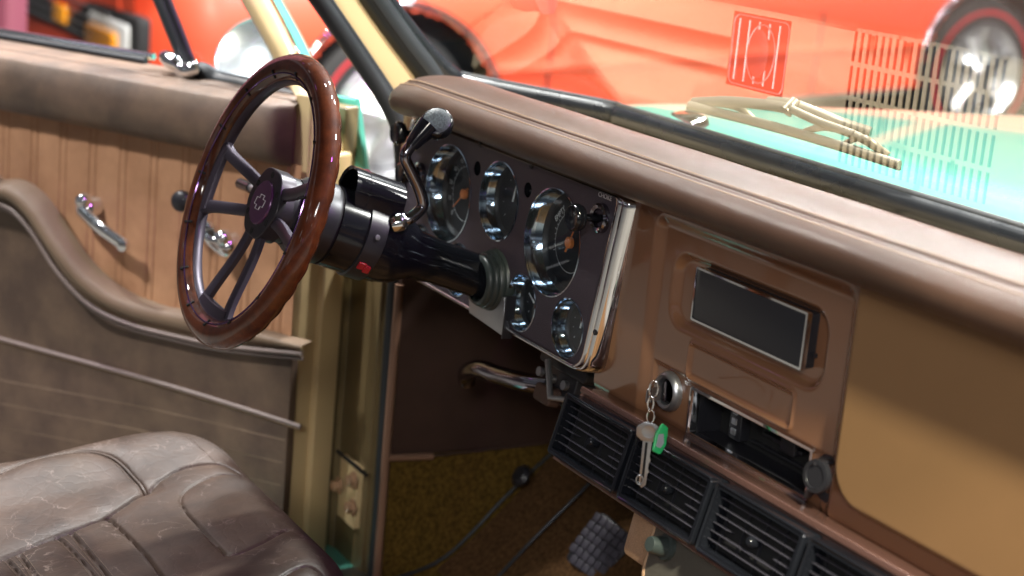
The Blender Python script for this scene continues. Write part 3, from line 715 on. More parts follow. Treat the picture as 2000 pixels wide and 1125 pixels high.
# pull knobs
def knob(name, base, axis, L_, r, lab=None, esc=True, m=m_bplast):
    b = MB()
    if esc: b.lathe(base, axis, [(r*1.02, .0002), (r*1.0, .006), (r*.86, .0078), (r*.66, .006), (r*.6, .001)], m_dchrome, 36)
    b.lathe(base, axis, [(.0042, 0), (.0042, L_)], m_black, 16)
    b.lathe(base, axis, [(.0055, L_-.008), (r*.5, L_-.006), (r*.85, L_-.002), (r*.96, L_+.003), (r*.93, L_+.008), (r*.80, L_+.0105), (r*.74, L_+.0100), (0, L_+.0112)], m_black, 36)
    return b.build(name, clu, 40, lab)
cb = FC.at(1176, 426); knob('choke_knob', FC.p(*cb, 0), FC.n, .030, .0165)
kb = FC.at(818, 262); knob('wiper_knob', FC.p(*kb, 0), FC.n, .026, .0165)
kb = FC.at(822, 340); knob('headlight_knob', FC.p(*kb, 0), FC.n, .022, .0150)

# ---------------- air conditioning panel under the dash
TV = R(15); FV = Frame((0, -.032, -.190), (1, 0, 0), (0, math.sin(TV), math.cos(TV)))
vt = .5*(FV.at(1150, 768)[1]+FV.at(1400, 930)[1]); 
ltop = FV.at(1138, 762); lbot = FV.at(1097, 878); bb = FV.at(1222, 972)
vt, vb = ltop[1]+.002, bb[1]-.004
b = MB(); b.prism(FV, round_poly([(lbot[0]-.004, vb), (1.0, vb), (1.0, vt), (lbot[0]-.004, vt)], [.016, 0, 0, .016], 7), -.055, 0, m_vent_trim, .003)
b.prism(FV, round_poly([(lbot[0]-.006, vb-.0035), (1.0, vb-.0035), (1.0, vb+.002), (lbot[0]-.002, vb+.006)], 0), -.03, .005, m_vent_trim, .002)
b.box(FV, lbot[0]+.004, 1.0, vt-.004, vt+.003, -.05, .005, m_vent_trim, .002)
ac = b.build('air_conditioner_panel', truck, 40)
vl = [FV.at(1103, 860, .012)[0], FV.at(1236, 960, .012)[0], FV.at(1392, 1045, .012)[0]]
v0x = FV.at(1108, 860, .0)[0]+.001; pitchv = (FV.at(1380, 1050, .012)[0]-v0x)/2.0
vw = pitchv-.007; vh0, vh1 = vb+.006, vt-.007
for k in range(5):
    x0 = v0x+k*pitchv; x1 = x0+vw
    B = frame_ring(FV, rrect(x0, x1, vh0, vh1, .004, 3), rrect(x0+.006, x1-.006, vh0+.006, vh1-.006, .002, 3), -.02, .022, m_black)
    B.tube([FV.p(x_, y_, .0215) for x_, y_ in rrect(x0+.0015, x1-.0015, vh0+.0015, vh1-.0015, .003, 3)], .0018, m_black, 8, closed=True)
    B.box(FV, x0+.004, x1-.004, vh0+.004, vh1-.004, .0005, .0030, m_dark)
    vent = B.build('air_vent', ac, 40)
    B = MB(); ns = 6
    for j in range(ns):
        vv = vh0+.010+(vh1-vh0-.020)*(j+.5)/ns
        fs = Frame(FV.p(0, vv, .012), FV.u, FV.v*math.cos(R(80))+FV.n*math.sin(R(80)))
        gap = [(x0+.007, x1-.007)] if j not in (2,) else [(x0+.007, x0+.030), (x1-.034, x1-.007)]
        for a_, c_ in gap: B.box(fs, a_, c_, -.0050, .0048, -.0005, .0005, m_slat)
    for j in range(5):
        xx = x0+.012+(vw-.024)*j/4; B.box(FV, xx-.0005, xx+.0005, vh0+.006, vh1-.006, .003, .006, m_bplast)
    B.build('louvres', vent, 30)
    B = MB(); B.lathe(FV.p((x0+x1)/2, (vh0+vh1)/2, .010), FV.n, [(.005, 0), (.005, .010), (.0035, .012), (0, .012)], m_black, 16); B.build('adjuster', vent, 40)
# control plate hanging under the vents
FL = Frame(FV.p(0, vb, -.012), FV.u, FV.v)
c1 = [FL.at(*q) for q in ((1236, 1000), (1282, 1028), (1272, 1088), (1224, 1052))]
b = MB(); b.prism(FL, round_poly([(c1[3][0], -.052), (c1[2][0]+.003, -.052), (c1[1][0]+.004, .004), (c1[0][0], .004)], [.008, .006, .001, .001]), -.004, .0, m_fleck, .002)
b.build('mounting_bracket', ac, 40)
k0 = FL.at(1270, 1060, .008)
b = MB(); P_ = round_poly([(k0[0]+.004, -.064), (k0[0]+.36, -.064), (k0[0]+.36, .004), (k0[0]-.003, .004)], [.022, .01, .001, .001]); b.prism(FL, P_, .002, .008, m_grey, .0015)
b.tube([FL.p(x_, y_, .006) for x_, y_ in P_], .0032, m_fleck, 8, closed=True); cp = b.build('control_plate', ac, 40)
kc = FL.at(1300, 1068, .010); b = MB()
b.lathe(FL.p(*kc, .008), FL.n, [(.0145, 0), (.0135, .004), (.0105, .005), (.0085, .020), (.0075, .023), (0, .0235)], m_grubber, 28); b.build('fan_knob', cp, 40)

# ---------------- steering column
AX = np.array([.009288, -.951222, .30837]); AX /= np.linalg.norm(AX)
WC = np.array([-.16763, -.30059, .01847])
E1 = np.cross([0, 0, 1.], AX); E1 /= np.linalg.norm(E1); E2 = np.cross(AX, E1)
FWH = Frame(WC, E1, E2)
CX = np.array([-.11442, -.94502, .30635]); CX /= np.linalg.norm(CX); C1 = np.cross([0, 0, 1.], CX); C1 /= np.linalg.norm(C1); C2 = np.cross(CX, C1)
def ax(s, a=0, c=0): return WC+CX*s+C1*a+C2*c      # s: distance towards the driver
Lc = .325
b = MB(); b.lathe(WC, CX, [(.0265, -Lc-.01), (.027, -.24), (.031, -.205), (.043, -.185), (.0475, -.165), (.0485, -.118), (.0485, -.092)], m_black, 48, True)
b.lathe(WC, CX, [(.0485, -.092), (.0465, -.0915), (.0465, -.089), (.0485, -.0885)], m_dark, 48)
colm = b.build('steering_column', truck, 35)
b = MB(); b.lathe(WC, CX, [(.0485, -.0885), (.0490, -.086), (.0485, -.070), (.0475, -.062), (.044, -.060)], m_gun, 48)
b.lathe(WC, CX, [(.0465, -.060), (.0455, -.052), (.042, -.048), (.040, -.044), (0, -.044)], m_bplast, 48); b.build('hub_adapter', colm, 40)
b = MB()
cc = FC.pt(965, 548); base = cc-FC.n*.0; axc = (CX*.75+FC.n*.25)
for r0, h in ((.0395, .000), (.037, .007), (.0345, .014), (.0315, .021)): b.lathe(base, FC.n, [(.020, h-.008), (r0-.001, h-.008), (r0, h-.005), (r0, h), (r0-.002, h+.003), (.026, h+.004)], m_grubber, 40)
b.build('rubber_boot', colm, 50)
b = MB()
q = [FC.at(*p_, .006) for p_ in ((915, 570), (985, 580), (983, 658), (916, 611))]
b.prism(FC, [q[3], q[2], q[1], q[0]], -.004, .006, m_steel, .001)
b.box(FC, q[2][0], q[2][0]+.0025, q[2][1]-.002, q[1][1]+.004, -.004, .009, m_bplast, .0006); b.build('column_bracket', colm, 30)
# clamp band with gear indicator hood
b = MB(); s0, s1 = -.150, -.125
b.lathe(WC, CX, [(.0488, s0), (.0510, s0+.001), (.0512, s1-.001), (.0488, s1)], m_bplast, 48); 
FB = Frame(ax(-.1375, .051, 0), CX*-1, C2)
for a_, m_, r_0 in ((12, m_steel, .0035), (-28, m_red, .0)):
    an = R(a_); P0 = ax(-.1375, .0512*math.cos(an), .0512*math.sin(an)); nr = C1*math.cos(an)+C2*math.sin(an)
    if m_ is m_steel: b.lathe(P0, nr, [(.0035, 0), (.003, .0015), (0, .002)], m_steel, 12)
b.build('clamp_band', colm, 40)
b = MB(); an = R(-32); P0 = ax(-.1375, .0505*math.cos(an), .0505*math.sin(an)); nr = C1*math.cos(an)+C2*math.sin(an); Fr = Frame(P0, -CX, np.cross(nr, -CX))
b.box(Fr, -.008, .002, -.005, .005, -.002, .0025, m_red, .001); b.box(Fr, .000, .008, -.007, .003, -.002, .004, m_red, .001); b.build('release_clip', colm, 30)
FI = Frame(ax(-.150, 0, .046), C1, C2)   # n = CX towards driver
arc = [(-.034, -.016)]+[(.034*math.cos(t)*-1, .004+.026*math.sin(t)) for t in np.linspace(0, math.pi, 15)]+[(.034, -.016)]
arci = [(x_*.88, y_*.88-.000) for x_, y_ in arc]
b = MB(); n = len(arc); vs = []
for P, w_ in ((arci, .050), (arc, .052), (arc, -.012), (arci, -.010)): vs += [FI.p(x_, y_, w_-(.008 if y_ < 0 else 0)) for x_, y_ in P]
b.add(vs, [(k*n+i, k*n+i+1, (k+1)*n+i+1, (k+1)*n+i) for k in range(3) for i in range(n-1)], m_black)
b.prism(FI, arci, -.012, -.008, m_black); ind = b.build('gear_indicator', colm, 50)
b = MB(); b.prism(FI, [(x_*.9, y_*.9) for x_, y_ in arci], -.006, .034, m_chrome, .008); b.build('indicator_lens', ind, 50)
# gear lever with round black knob
XL = -.105
GLR = 1.2
gl = [on_x(786, 432, XL-.004), on_x(800, 427, XL), on_x(819, 412, XL), on_x(826, 398, XL), on_x(818, 368, XL), on_x(800, 330, XL), on_x(791, 308, XL), on_x(797, 292, XL), on_x(815, 270, XL), on_x(838, 245, XL)]
b = MB(); b.tube(catmull(gl, 6), .0070, m_dchrome, 14)
b.lathe(gl[0], gl[1]-gl[0], [(0, -.012), (.011, -.012), (.012, .0), (.009, .004), (.007, .006)], m_chrome, 20); lev = b.build('gear_lever', truck, 60)
b = MB(); kd = gl[-1]-gl[-3]; kd /= np.linalg.norm(kd)
b.tube([gl[-3]*.7+gl[-2]*.3, gl[-2], gl[-1]], [.0080, .0105, .0140], m_black, 18)
kn = on_x(853, 237, XL+.004); kax = -ray(853, 237)*.62+np.array([.2, -.25, .62]); kax /= np.linalg.norm(kax)
b.lathe(kn-kax*.004, kax, [(0, -.014), (.0140, -.012), (.0180, -.008), (.0192, -.003), (.0192, .002), (.0180, .0045), (.0165, .0055)], m_black, 40)
b.lathe(kn-kax*.004, kax, [(.0165, .0055), (.008, .0060), (0, .0061)], m_speck, 40); b.build('lever_knob', lev, 50)
# indicator stalk
e0 = ax(-.100, -.045, .012); e1 = ax(-.060, -.150, .035)
tgt = on_y(470, 359, ax(-.10)[1]+.01); st = on_y(530, 384, ax(-.10)[1])
b = MB(); b.tube([st, st*.55+tgt*.45, tgt], [.0045, .0050, .0055], m_steel, 12); b.tube([st*.35+tgt*.65, tgt, tgt+(tgt-st)/np.linalg.norm(tgt-st)*.002], [.0070, .0078, .005], m_black, 14); b.build('indicator_stalk', truck, 50)

# ---------------- steering wheel
RW = .1600
b = MB(); NN = 160; NM = 24; vs = []
for i in range(NN):
    t = 2*math.pi*i/NN; rad = E1*math.cos(t)+E2*math.sin(t)
    for k in range(NM):
        a = 2*math.pi*k/NM; rr_, ww = .0155*math.cos(a), .0140*math.sin(a)
        if ww < -.004: g = .0013*(.5+.5*math.cos(t*36))**2*(1 if math.sin(t) > -2 else 0)*min(1, (-ww-.004)/.006); rr_ *= 1-g/.0155; ww += g
        vs.append(WC+rad*(RW+rr_*1.06)+AX*ww)
b.add(vs, [(i*NM+k, i*NM+(k+1) % NM, ((i+1) % NN)*NM+(k+1) % NM, ((i+1) % NN)*NM+k) for i in range(NN) for k in range(NM)], m_wood)
wheel = None
sw = MB()
# aluminium core: hub plate and inner ring
sw.lathe(WC, AX, [(RW-.0130, -.0085), (RW-.0175, -.0088), (RW-.0190, -.0070), (RW-.0190, .0005), (RW-.0170, .003), (RW-.0130, .003)], m_anod, 160)
wheel = sw.build('steering_wheel', truck, 40)
b.build('wood_rim', wheel, 70)
b = MB()
for k in range(15):
    t = R(12+24*k); rad = E1*math.cos(t)+E2*math.sin(t); tg = -E1*math.sin(t)+E2*math.cos(t)
    nr_ = -rad*.62+AX*.78; f_ = Frame(WC+rad*(RW-.62*.0164)+AX*.78*.0148, np.cross(tg, nr_), tg); b.box(f_, -.0052, .0052, -.0015, .0015, -.003, .0007, m_dark, .0008)
b.tube([WC+(E1*math.cos(t)+E2*math.sin(t))*(RW-.62*.0164)+AX*.78*.0148 for t in np.linspace(0, 2*math.pi, 161)[:-1]], .0009, m_inlay, 6, closed=True)
b.build('rim_inlay', wheel, 50)
HO = -.016
def spoke(ang):
    t = R(ang); u_ = E1*math.cos(t)+E2*math.sin(t); v_ = -E1*math.sin(t)+E2*math.cos(t)
    outer = [(.034, -.017), (.060, -.0175), (RW-.040, -.030), (RW-.024, -.042), (RW-.0185, -.050)]
    B = MB()
    def arm(sg):
        pts = [(.028, .0150), (.060, .0205), (RW-.060, .0285), (RW-.036, .0340), (RW-.0165, .0410)]
        c = catmull([np.array([x_, sg*y_]) for x_, y_ in pts], 8); L_ = len(c); path = []
        for i, q in enumerate(c):
            s_ = HO+(.0145)*float(sm(.04, .15, q[0])); path.append(WC+u_*q[0]+v_*q[1]+AX*s_)
        wd = [.0070+.0030*(i/(L_-1))**5 for i in range(L_)]
        vs = []; 
        for i, q in enumerate(path):
            T = path[min(i+1, L_-1)]-path[max(i-1, 0)]; T /= np.linalg.norm(T); Sd = np.cross(AX, T); Sd /= np.linalg.norm(Sd); h = .0040
            for a_, c_ in ((-1, -.9), (-1, .55), (-.72, 1), (.72, 1), (1, .55), (1, -.9)): vs.append(q+Sd*a_*wd[i]+AX*c_*h)
        B.add(vs, [(i*6+k, i*6+(k+1) % 6, (i+1)*6+(k+1) % 6, (i+1)*6+k) for i in range(L_-1) for k in range(6)], m_anod)
    arm(1); arm(-1)
    # web joining both arms along the rim
    vs = []; aa = np.linspace(-.30, .30, 15)
    for a_ in aa:
        rad = u_*math.cos(a_)+v_*math.sin(a_)
        for r_0, w_ in ((RW-.028-.004*math.cos(a_*5), -.0045), (RW-.028-.004*math.cos(a_*5), .0010), (RW-.0265-.004*math.cos(a_*5), .0026), (RW-.0135, .0026), (RW-.0135, -.0045)): vs.append(WC+rad*r_0+AX*w_)
    B.add(vs, [(i*5+k, i*5+(k+1) % 5, (i+1)*5+(k+1) % 5, (i+1)*5+k) for i in range(14) for k in range(5)], m_anod)
    B.build('spoke', wheel, 45)
for a_ in (180, -92, 4): spoke(a_)
b = MB()
b.lathe(WC, AX, [(.030, -.060), (.039, -.058), (.0395, HO-.012), (.030, HO-.010)], m_gun, 48)
ho = [(.0425*(1+.03*math.cos(6*t+.5)))*np.array([math.cos(t), math.sin(t)]) for t in np.linspace(0, 2*math.pi, 61)[:-1]]
b.prism(Frame(WC, E1, E2), ho, HO-.014, HO+.0065, m_hub, .002)
hub = b.build('hub', wheel, 40)
for k in range(6):
    b = MB(); t = R(28+60*k); q = WC+(E1*math.cos(t)+E2*math.sin(t))*.0345+AX*(HO+.0066); b.lathe(q, AX, [(.0040, .0), (.0038, .0003), (.0028, .0002), (0, .0002)], m_dark, 16); b.build('hub_bolt', hub, 30)
b = MB(); b.lathe(WC+AX*(HO+.0065), AX, [(.0268, -.001), (.0263, .0016), (.0255, .0024), (0, .0028)], m_emb, 48)
# plain cross-shaped outline badge
s_ = .0125; F_ = Frame(WC+AX*(HO+.0095), E1*math.cos(R(0))+E2*math.sin(R(0)), E2)
sk = .22
P_ = [(-1, -.35), (-.42, -.35), (-.42, -.72), (.42, -.72), (.42, -.35), (1, -.35), (1, .35), (.42, .35), (.42, .72), (-.42, .72), (-.42, .35), (-1, .35)]
P_ = [((x_+y_*sk)*s_, y_*s_) for x_, y_ in P_]
b.tube([F_.p(x_, y_, 0) for x_, y_ in P_], .00042, m_white, 6, closed=True); b.build('emblem', hub, 40)

# ---------------- driver door, swung open
DU = np.array([.854, .52, 0]); DU /= np.linalg.norm(DU)
FO = Frame((-.615, -.052, 0), DU, (0, 0, 1))       # inner trim face; n points into the cab
def dpt(px, py, w=0): return FO.pt(px, py, w)
def da(px, py, w=0): return FO.at(px, py, w)
topv = .5*(da(200, 120)[1]+da(500, 178)[1]); rollb = .5*(da(0, 205)[1]+da(560, 330)[1])
b = MB(); ZB = -.80
b.box(FO, -1.15, -.004, ZB, .5*(topv+rollb)-.02, -.10, -.012, m_beige, .006)
# front end of the door with stepped flanges
b.box(FO, -.03, 0.0, ZB, topv+.004, -.060, -.006, m_beige, .005)
b.box(FO, -.03, .010, ZB, topv-.085, -.100, -.050, m_beige, .006)
b.box(FO, -.30, -.002, ZB, topv-.02, -.128, -.096, m_olive, .004); b.box(FO, -.03, .008, ZB, -.09, -.150, -.126, m_olive, .004)  # olive boxes carry the shade on the beige jamb as colour
door = b.build('driver_door', truck, 40)
b = MB(); b.box(FO, -1.15, -.004, -.60, -.09, -.150, -.130, m_teal, .004); b.prism(FO, [(-1.15, -.09), (.004, -.09), (.016, -.05), (-.010, topv-.01), (-1.15, topv-.03)], -.142, -.130, m_teal, .004); b.build('outer_skin', door, 40)
# belt roll
b = MB(); hr = (topv-rollb)
def fn(a, c):
    u = -1.15+1.126*a; t = c*math.pi; ed = min(1, (-.024-u)/.03); ed = math.sqrt(max(0, 1-(1-ed)**2)) if ed < 1 else 1
    v = rollb+hr*(.5-.5*math.cos(t)); w = .036*math.sin(t)**.7*ed+.004
    if c > .5: w -= .07*sm(.75, 1, c)*1.0*float(1)
    w += .0006*math.sin(u*40+c*5)
    return FO.p(u, v, w)
b.grid(fn, 120, 40, m_door); b.box(FO, -1.15, -.026, rollb, topv-.004, -.05, .002, m_door, .004); b.build('belt_roll', door, 60)
# belt sealing strip in bright metal and black
b = MB(); b.tube([FO.p(-1.15, topv+.004, -.060), FO.p(-.36, topv+.004, -.060)], .006, m_rubber, 10); b.tube([FO.p(-1.15, topv+.010, -.078), FO.p(-.36, topv+.010, -.078)], .0055, m_chrome, 10); b.build('belt_seal', door, 60)
# pleated tan insert
LOW = [da(*q) for q in ((-60, 340), (0, 345), (45, 345), (85, 370), (120, 420), (155, 490), (205, 550), (280, 590), (370, 605), (470, 640), (592, 665))]
lowc = catmull([np.array(q) for q in LOW], 8)
b = MB(); pw = .0245
def fn(a, c):
    u = -1.0+.994*a; v = -.48+(rollb+.004+.48)*c; k = ((u+1)/.062) % 1.0
    g = -.0020*math.exp(-((k-.5)/.035)**2)-.0020*math.exp(-((k-.70)/.035)**2)
    return FO.p(u, v, .002+g+.0006*math.sin(k*6.28))
b.grid(fn, 900, 8, m_tan); b.build('tan_insert', door, 60)
# lower padded panel with armrest sweep
def low_v(u):
    xs_ = [q[0] for q in lowc]; ys_ = [q[1] for q in lowc]
    return float(np.interp(u, xs_, ys_))
b = MB(); lipw = .034
def fn(a, c):
    u = -1.0+1.005*a; vt_ = low_v(u)-.004; v = vt_-(vt_-ZB)*c**1.5
    arm = float(sm(-.30, -.47, u)); 
    w = .012+.030*arm*float(sm(.30, .0, c))
    d = vt_-v; w -= (.010+.02*arm)*float(sm(.012, 0, d))**2
    return FO.p(u, v, w)
b.grid(fn, 160, 70, m_dlow, flip=True); b.box(FO, -1.0, .0045, ZB, low_v(0)-.02, -.005, .0105, m_dlow, .003); b.build('lower_panel', door, 60)
# sweep trim band following the armrest edge, with welt and stitches
LW = [da(*q, .02) for q in ((-60, 385), (0, 388), (45, 405), (85, 450), (130, 520), (190, 590), (260, 630), (340, 652), (440, 672), (592, 688))]
lwc = catmull([np.array(q) for q in LW], 8)
b = MB(); NB = 90; up_ = catmull([np.array(da(*q, .02)) for q in ((-60, 345), (0, 350), (50, 352), (95, 385), (135, 445), (185, 520), (240, 572), (310, 600), (400, 618), (592, 672))], 8); vs = []
for i in range(NB+1):
    A_ = up_[int(i*(len(up_)-1)/NB)]; B_ = lwc[int(i*(len(lwc)-1)/NB)]
    arm = float(sm(-.25, -.45, A_[0]))
    for k in range(9):
        t = k/8; q = A_*(1-t)+B_*t; vs.append(FO.p(q[0], q[1], .016+.020*arm+(.010+.012*arm)*math.sin(math.pi*min(1, t*1.15+.02))**.6-(.02 if k == 0 else 0)))
b.add(vs, [(i*9+k, (i+1)*9+k, (i+1)*9+k+1, i*9+k+1) for i in range(NB) for k in range(8)], m_taupe)
b.tube([FO.p(q[0], q[1]-.002, .024+.020*float(sm(-.25, -.45, q[0]))) for q in lwc], .0035, m_welt, 8); b.tube([FO.p(q[0], q[1]-.010, .020+.018*float(sm(-.25, -.45, q[0]))) for q in lwc], .0028, m_welt, 8)
b.build('armrest_trim', door, 60)
b = MB(); w1 = [da(*q, .012) for q in ((-40, 652), (0, 661), (280, 738), (470, 795), (588, 833))]; b.tube(catmull([FO.p(q[0], q[1], .0135) for q in w1], 6), .0038, m_welt, 8)
b.tube(catmull([FO.p(q[0], q[1]-.0045, .0125) for q in w1], 6), .0018, m_thread, 6); b.build('lower_welt', door, 60)
b = MB()
for k in range(5):
    P = [da(0, 742+k*46, .012), da(300, 800+k*46, .012), da(556-k*4, 860+k*44, .012)]; b.tube(catmull([FO.p(q[0], q[1], .0108) for q in P], 6), .0014, m_taupe, 6)
b.build('ribbing', door, 60)
# window crank and inner handle in chrome
def crank(name, pk, pe, knob_at_end=False):
    b = MB(); a0 = np.array(dpt(*pk, .03)); a1 = np.array(dpt(*pe, .035))
    b.lathe(a0-FO.n*.028, FO.n, [(.019, 0), (.0195, .006), (.0185, .016), (.0165, .024), (.011, .030), (0, .032)], m_chrome, 28)
    b.lathe(a0-FO.n*.010+np.array([0, 0, .014]), FO.n, [(0, 0), (.012, .002), (.013, .012), (.008, .018), (0, .019)], m_chrome, 20)
    m_ = (a0+a1)/2+FO.n*.006; b.tube(catmull([a0+FO.n*.002, m_, a1], 8), [.0095]*5+[.0100]*6+[.0095]*6, m_chrome, 12, flat=(1.15, .6))
    b.tube([a1-FO.n*.004, a1+FO.n*.012], [.0095, .0085], m_chrome, 14) if knob_at_end else b.lathe(a1-FO.n*.006, FO.n, [(0, 0), (.010, .002), (.0105, .010), (0, .014)], m_chrome, 16)
    b.build(name, door, 60)
crank('door_handle', (160, 410), (240, 478))
crank('window_crank', (432, 483), (405, 445))
b = MB(); c0 = np.array(dpt(355, 393, .045)); b.lathe(c0, FO.n+np.array([.3, 0, 0]), [(0, -.012), (.012, -.010), (.016, -.004), (.016, .004), (.013, .008), (0, .009)], m_bplast, 28)
b.tube([c0, np.array(dpt(405, 445, .035))], .005, m_chrome, 8); b.build('crank_knob', door, 50)
b = MB(); q = da(-5, 348, .03); b.box(FO, q[0]-.16, q[0]+.012, q[1]-.006, q[1]+.006, .03, .055, m_chrome, .004); b.build('armrest_pull', door, 50)
# vent window post, latch, belt bar, front frame of the door
b = MB()
b.tube([dpt(372, 142, -.045), dpt(338, 60, -.045), dpt(302, -30, -.045), dpt(255, -150, -.045)], .0125, m_rubber, 10, flat=(1.0, .8)); b.tube([dpt(383, 142, -.045), dpt(352, 60, -.045), dpt(316, -30, -.045), dpt(270, -150, -.045)], .006, m_bplast, 8)
b.tube(catmull([dpt(360, 158, -.04), dpt(392, 142, -.035), dpt(425, 160, -.04), dpt(480, 172, -.04), dpt(578, 196, -.04)], 6), [.014]*25, m_rubber, 10, flat=(1.2, .8))
vw_ = b.build('vent_window_frame', door, 60)
b = MB(); b.tube(catmull([dpt(318, 108, -.02), dpt(340, 122, -.015), dpt(365, 138, -.015), dpt(388, 128, -.02)], 6), [.008+.005*abs(math.sin(i*.35)) for i in range(19)], m_chrome, 12)
b.lathe(dpt(362, 140, -.02), FO.n, [(0, -.01), (.014, -.008), (.015, .006), (.010, .012), (0, .013)], m_chrome, 20); b.build('vent_latch', door, 60)
b = MB(); q4 = [dpt(378, 140, -.046), dpt(575, 185, -.046), dpt(470, -10, -.046), dpt(316, -30, -.046)]; b.add(q4, [(0, 1, 2, 3)], m_glass2); b.build('vent_glass', door)
b = MB()
PA2 = catmull([dpt(592, 300, -.01), dpt(584, 212, -.02), dpt(553, 155, -.03), dpt(515, 80, -.03), dpt(470, 0, -.03), dpt(400, -130, -.03)], 6)
PB2 = catmull([dpt(640, 300, -.05), dpt(628, 222, -.05), dpt(606, 160, -.06), dpt(575, 85, -.06), dpt(532, 0, -.06), dpt(460, -130, -.06)], 6)
strip(b, PA2, PB2, m_beige, .012); 
PC2 = catmull([dpt(668, 300, -.10), dpt(655, 222, -.10), dpt(630, 160, -.10), dpt(598, 85, -.10), dpt(552, 0, -.10), dpt(480, -130, -.10)], 6)
strip(b, PB2, PC2, m_teal, .004, back=.01); b.build('window_frame', door, 60)
# round chrome wing mirror outside the vent window
b = MB(); mc = np.array(dpt(500, 110, -.40)); mn = np.array([.62, -.62, .48]); mn /= np.linalg.norm(mn)
b.lathe(mc, mn, [(0, -.055), (.035, -.050), (.062, -.030), (.074, -.006), (.076, 0), (.073, .003)], m_mirror, 40); b.lathe(mc, mn, [(.073, .003), (.071, .0), (0, .0)], m_mirror, 40)
b.tube([mc-mn*.04, mc-mn*.05+np.array([.02, .05, -.22]), np.array(dpt(560, 330, -.14))], .008, m_chrome, 8); b.build('wing_mirror', door, 60)

# ---------------- driver seat
sn = Vector((0, -.15, 1)).normalized()
FS = Frame((0, -.30, -.350), (1, 0, 0), (0, 1, .15))
def spx(P, w=0): return [FS.at(*q, w) for q in P]
SU0, SU1, SV0, SV1 = -.455, .115, -.62, .062
s_out = spx([(0, 942), (75, 912), (166, 899), (226, 907), (266, 932), (284, 949)])
s_a = spx([(284, 949), (352, 912), (427, 900), (470, 905)])
s_b = spx([(-60, 1105), (0, 1077), (100, 1037), (206, 995), (284, 949)])
s_c = spx([(206, 995), (266, 1052), (327, 1125), (390, 1200)])
s_d = spx([(470, 918), (420, 926), (375, 945), (352, 967), (362, 992), (392, 1025), (427, 1062), (452, 1077), (512, 1057), (560, 1030)])
s_e = [spx([(110+o, 1035+o*-.38), (156+o, 1080), (196+o, 1130), (250+o, 1210)]) for o in (0, 26)]+[spx([(10+o, 1078-o*.3), (50+o, 1125), (90+o, 1180)]) for o in (0, 26)]
s_f = spx([(543, 1125), (575, 1108), (605, 1100), (640, 1112), (665, 1135)])
s_g = spx([(0, 922), (100, 882), (201, 858), (281, 852), (352, 863), (422, 899)])
smooth_ = lambda P: [tuple(q) for q in catmull([np.array(q) for q in P], 5)]
seams_ = [(smooth_(s_out), .0060, .0045), (smooth_(s_a), .0045, .0040), (smooth_(s_b), .0055, .0045), (smooth_(s_c), .0045, .004), (smooth_(s_d), .0030, .003), (smooth_(s_f), .0035, .003)]+[(smooth_(q), .0030, .0025) for q in s_e]
b = MB(); NU, NV = 420, 400
sb_ = smooth_(s_b)+smooth_(s_out)[::-1]
def seat_h(u, v):
    d = sd_rr(u, v, SU0, SU1, SV0-.3, SV1, .13); h = 0
    h -= .055*(1-math.sqrt(max(0, 1-min(1, max(0, (d+.055)/.055))**2))) if d > -.055 else 0
    # bolster along the door side, dished middle
    h += .016*float(sm(-.30, -.40, u))-.006*float(sm(-.34, -.20, u))*float(sm(.0, -.12, v))
    for P, dep, wd in seams_:
        xs0 = min(q[0] for q in P)-.02; xs1 = max(q[0] for q in P)+.02; ys0 = min(q[1] for q in P)-.02; ys1 = max(q[1] for q in P)+.02
        if xs0 < u < xs1 and ys0 < v < ys1:
            dd = sd_poly(u, v, P); h -= dep*1.1*math.exp(-(dd/(wd*.55))**1.4)+dep*.55*math.exp(-(dd/(wd*3.2))**2)
    return h
def fn(a, c):
    u = SU0+(SU1-SU0)*a; v = SV0+(SV1-SV0)*c; return FS.p(u, v, seat_h(u, v))
b.grid(fn, NU, NV, m_seat, lambda a, c: sd_rr(SU0+(SU1-SU0)*a, SV0+(SV1-SV0)*c, SU0, SU1, SV0-.3, SV1, .13) < .0005)
ou = rrect(SU0, SU1, SV0-.02, SV1, .12, 12)
b.prism(FS, [(x_*1.0, y_) for x_, y_ in ou], -.20, -.050, m_seat, .004)
seat = b.build('driver_seat', truck, 70)
def on_seat(u, v, k=0): return FS.p(u, v, seat_h(u, v)+k)
b = MB(); so_ = smooth_(s_out)
b.tube([on_seat(*q, .0045) for q in so_], .0022, m_seat, 8); b.build('cushion_welt', seat, 60)
b = MB()
def stitches(P, offs, step=.0042, ln=.0028):
    global b
    P = [np.array(q) for q in P]; acc = 0
    for A_, B_ in zip(P[:-1], P[1:]):
        L_ = np.linalg.norm(B_-A_); T = (B_-A_)/(L_+1e-9); Nn = np.array([-T[1], T[0]]); s_ = acc
        while s_ < L_:
            for o_ in offs:
                q = A_+T*s_+Nn*o_; q2 = q+T*ln; b.tube([on_seat(*q, .0003), on_seat(*((q+q2)/2), .0007), on_seat(*q2, .0003)], .00042, m_seam, 4, caps=False)
            s_ += step
        acc = s_-L_
for P_, o_ in [(smooth_(s_g), (0,)), (so_, (-.007,))]+[(smooth_(q), (-.0045,)) for q in s_e]+[(smooth_(q), (.0045,)) for q in s_e]:
    b = MB(); stitches(P_, o_); b.build('seat_stitching', seat, 60)

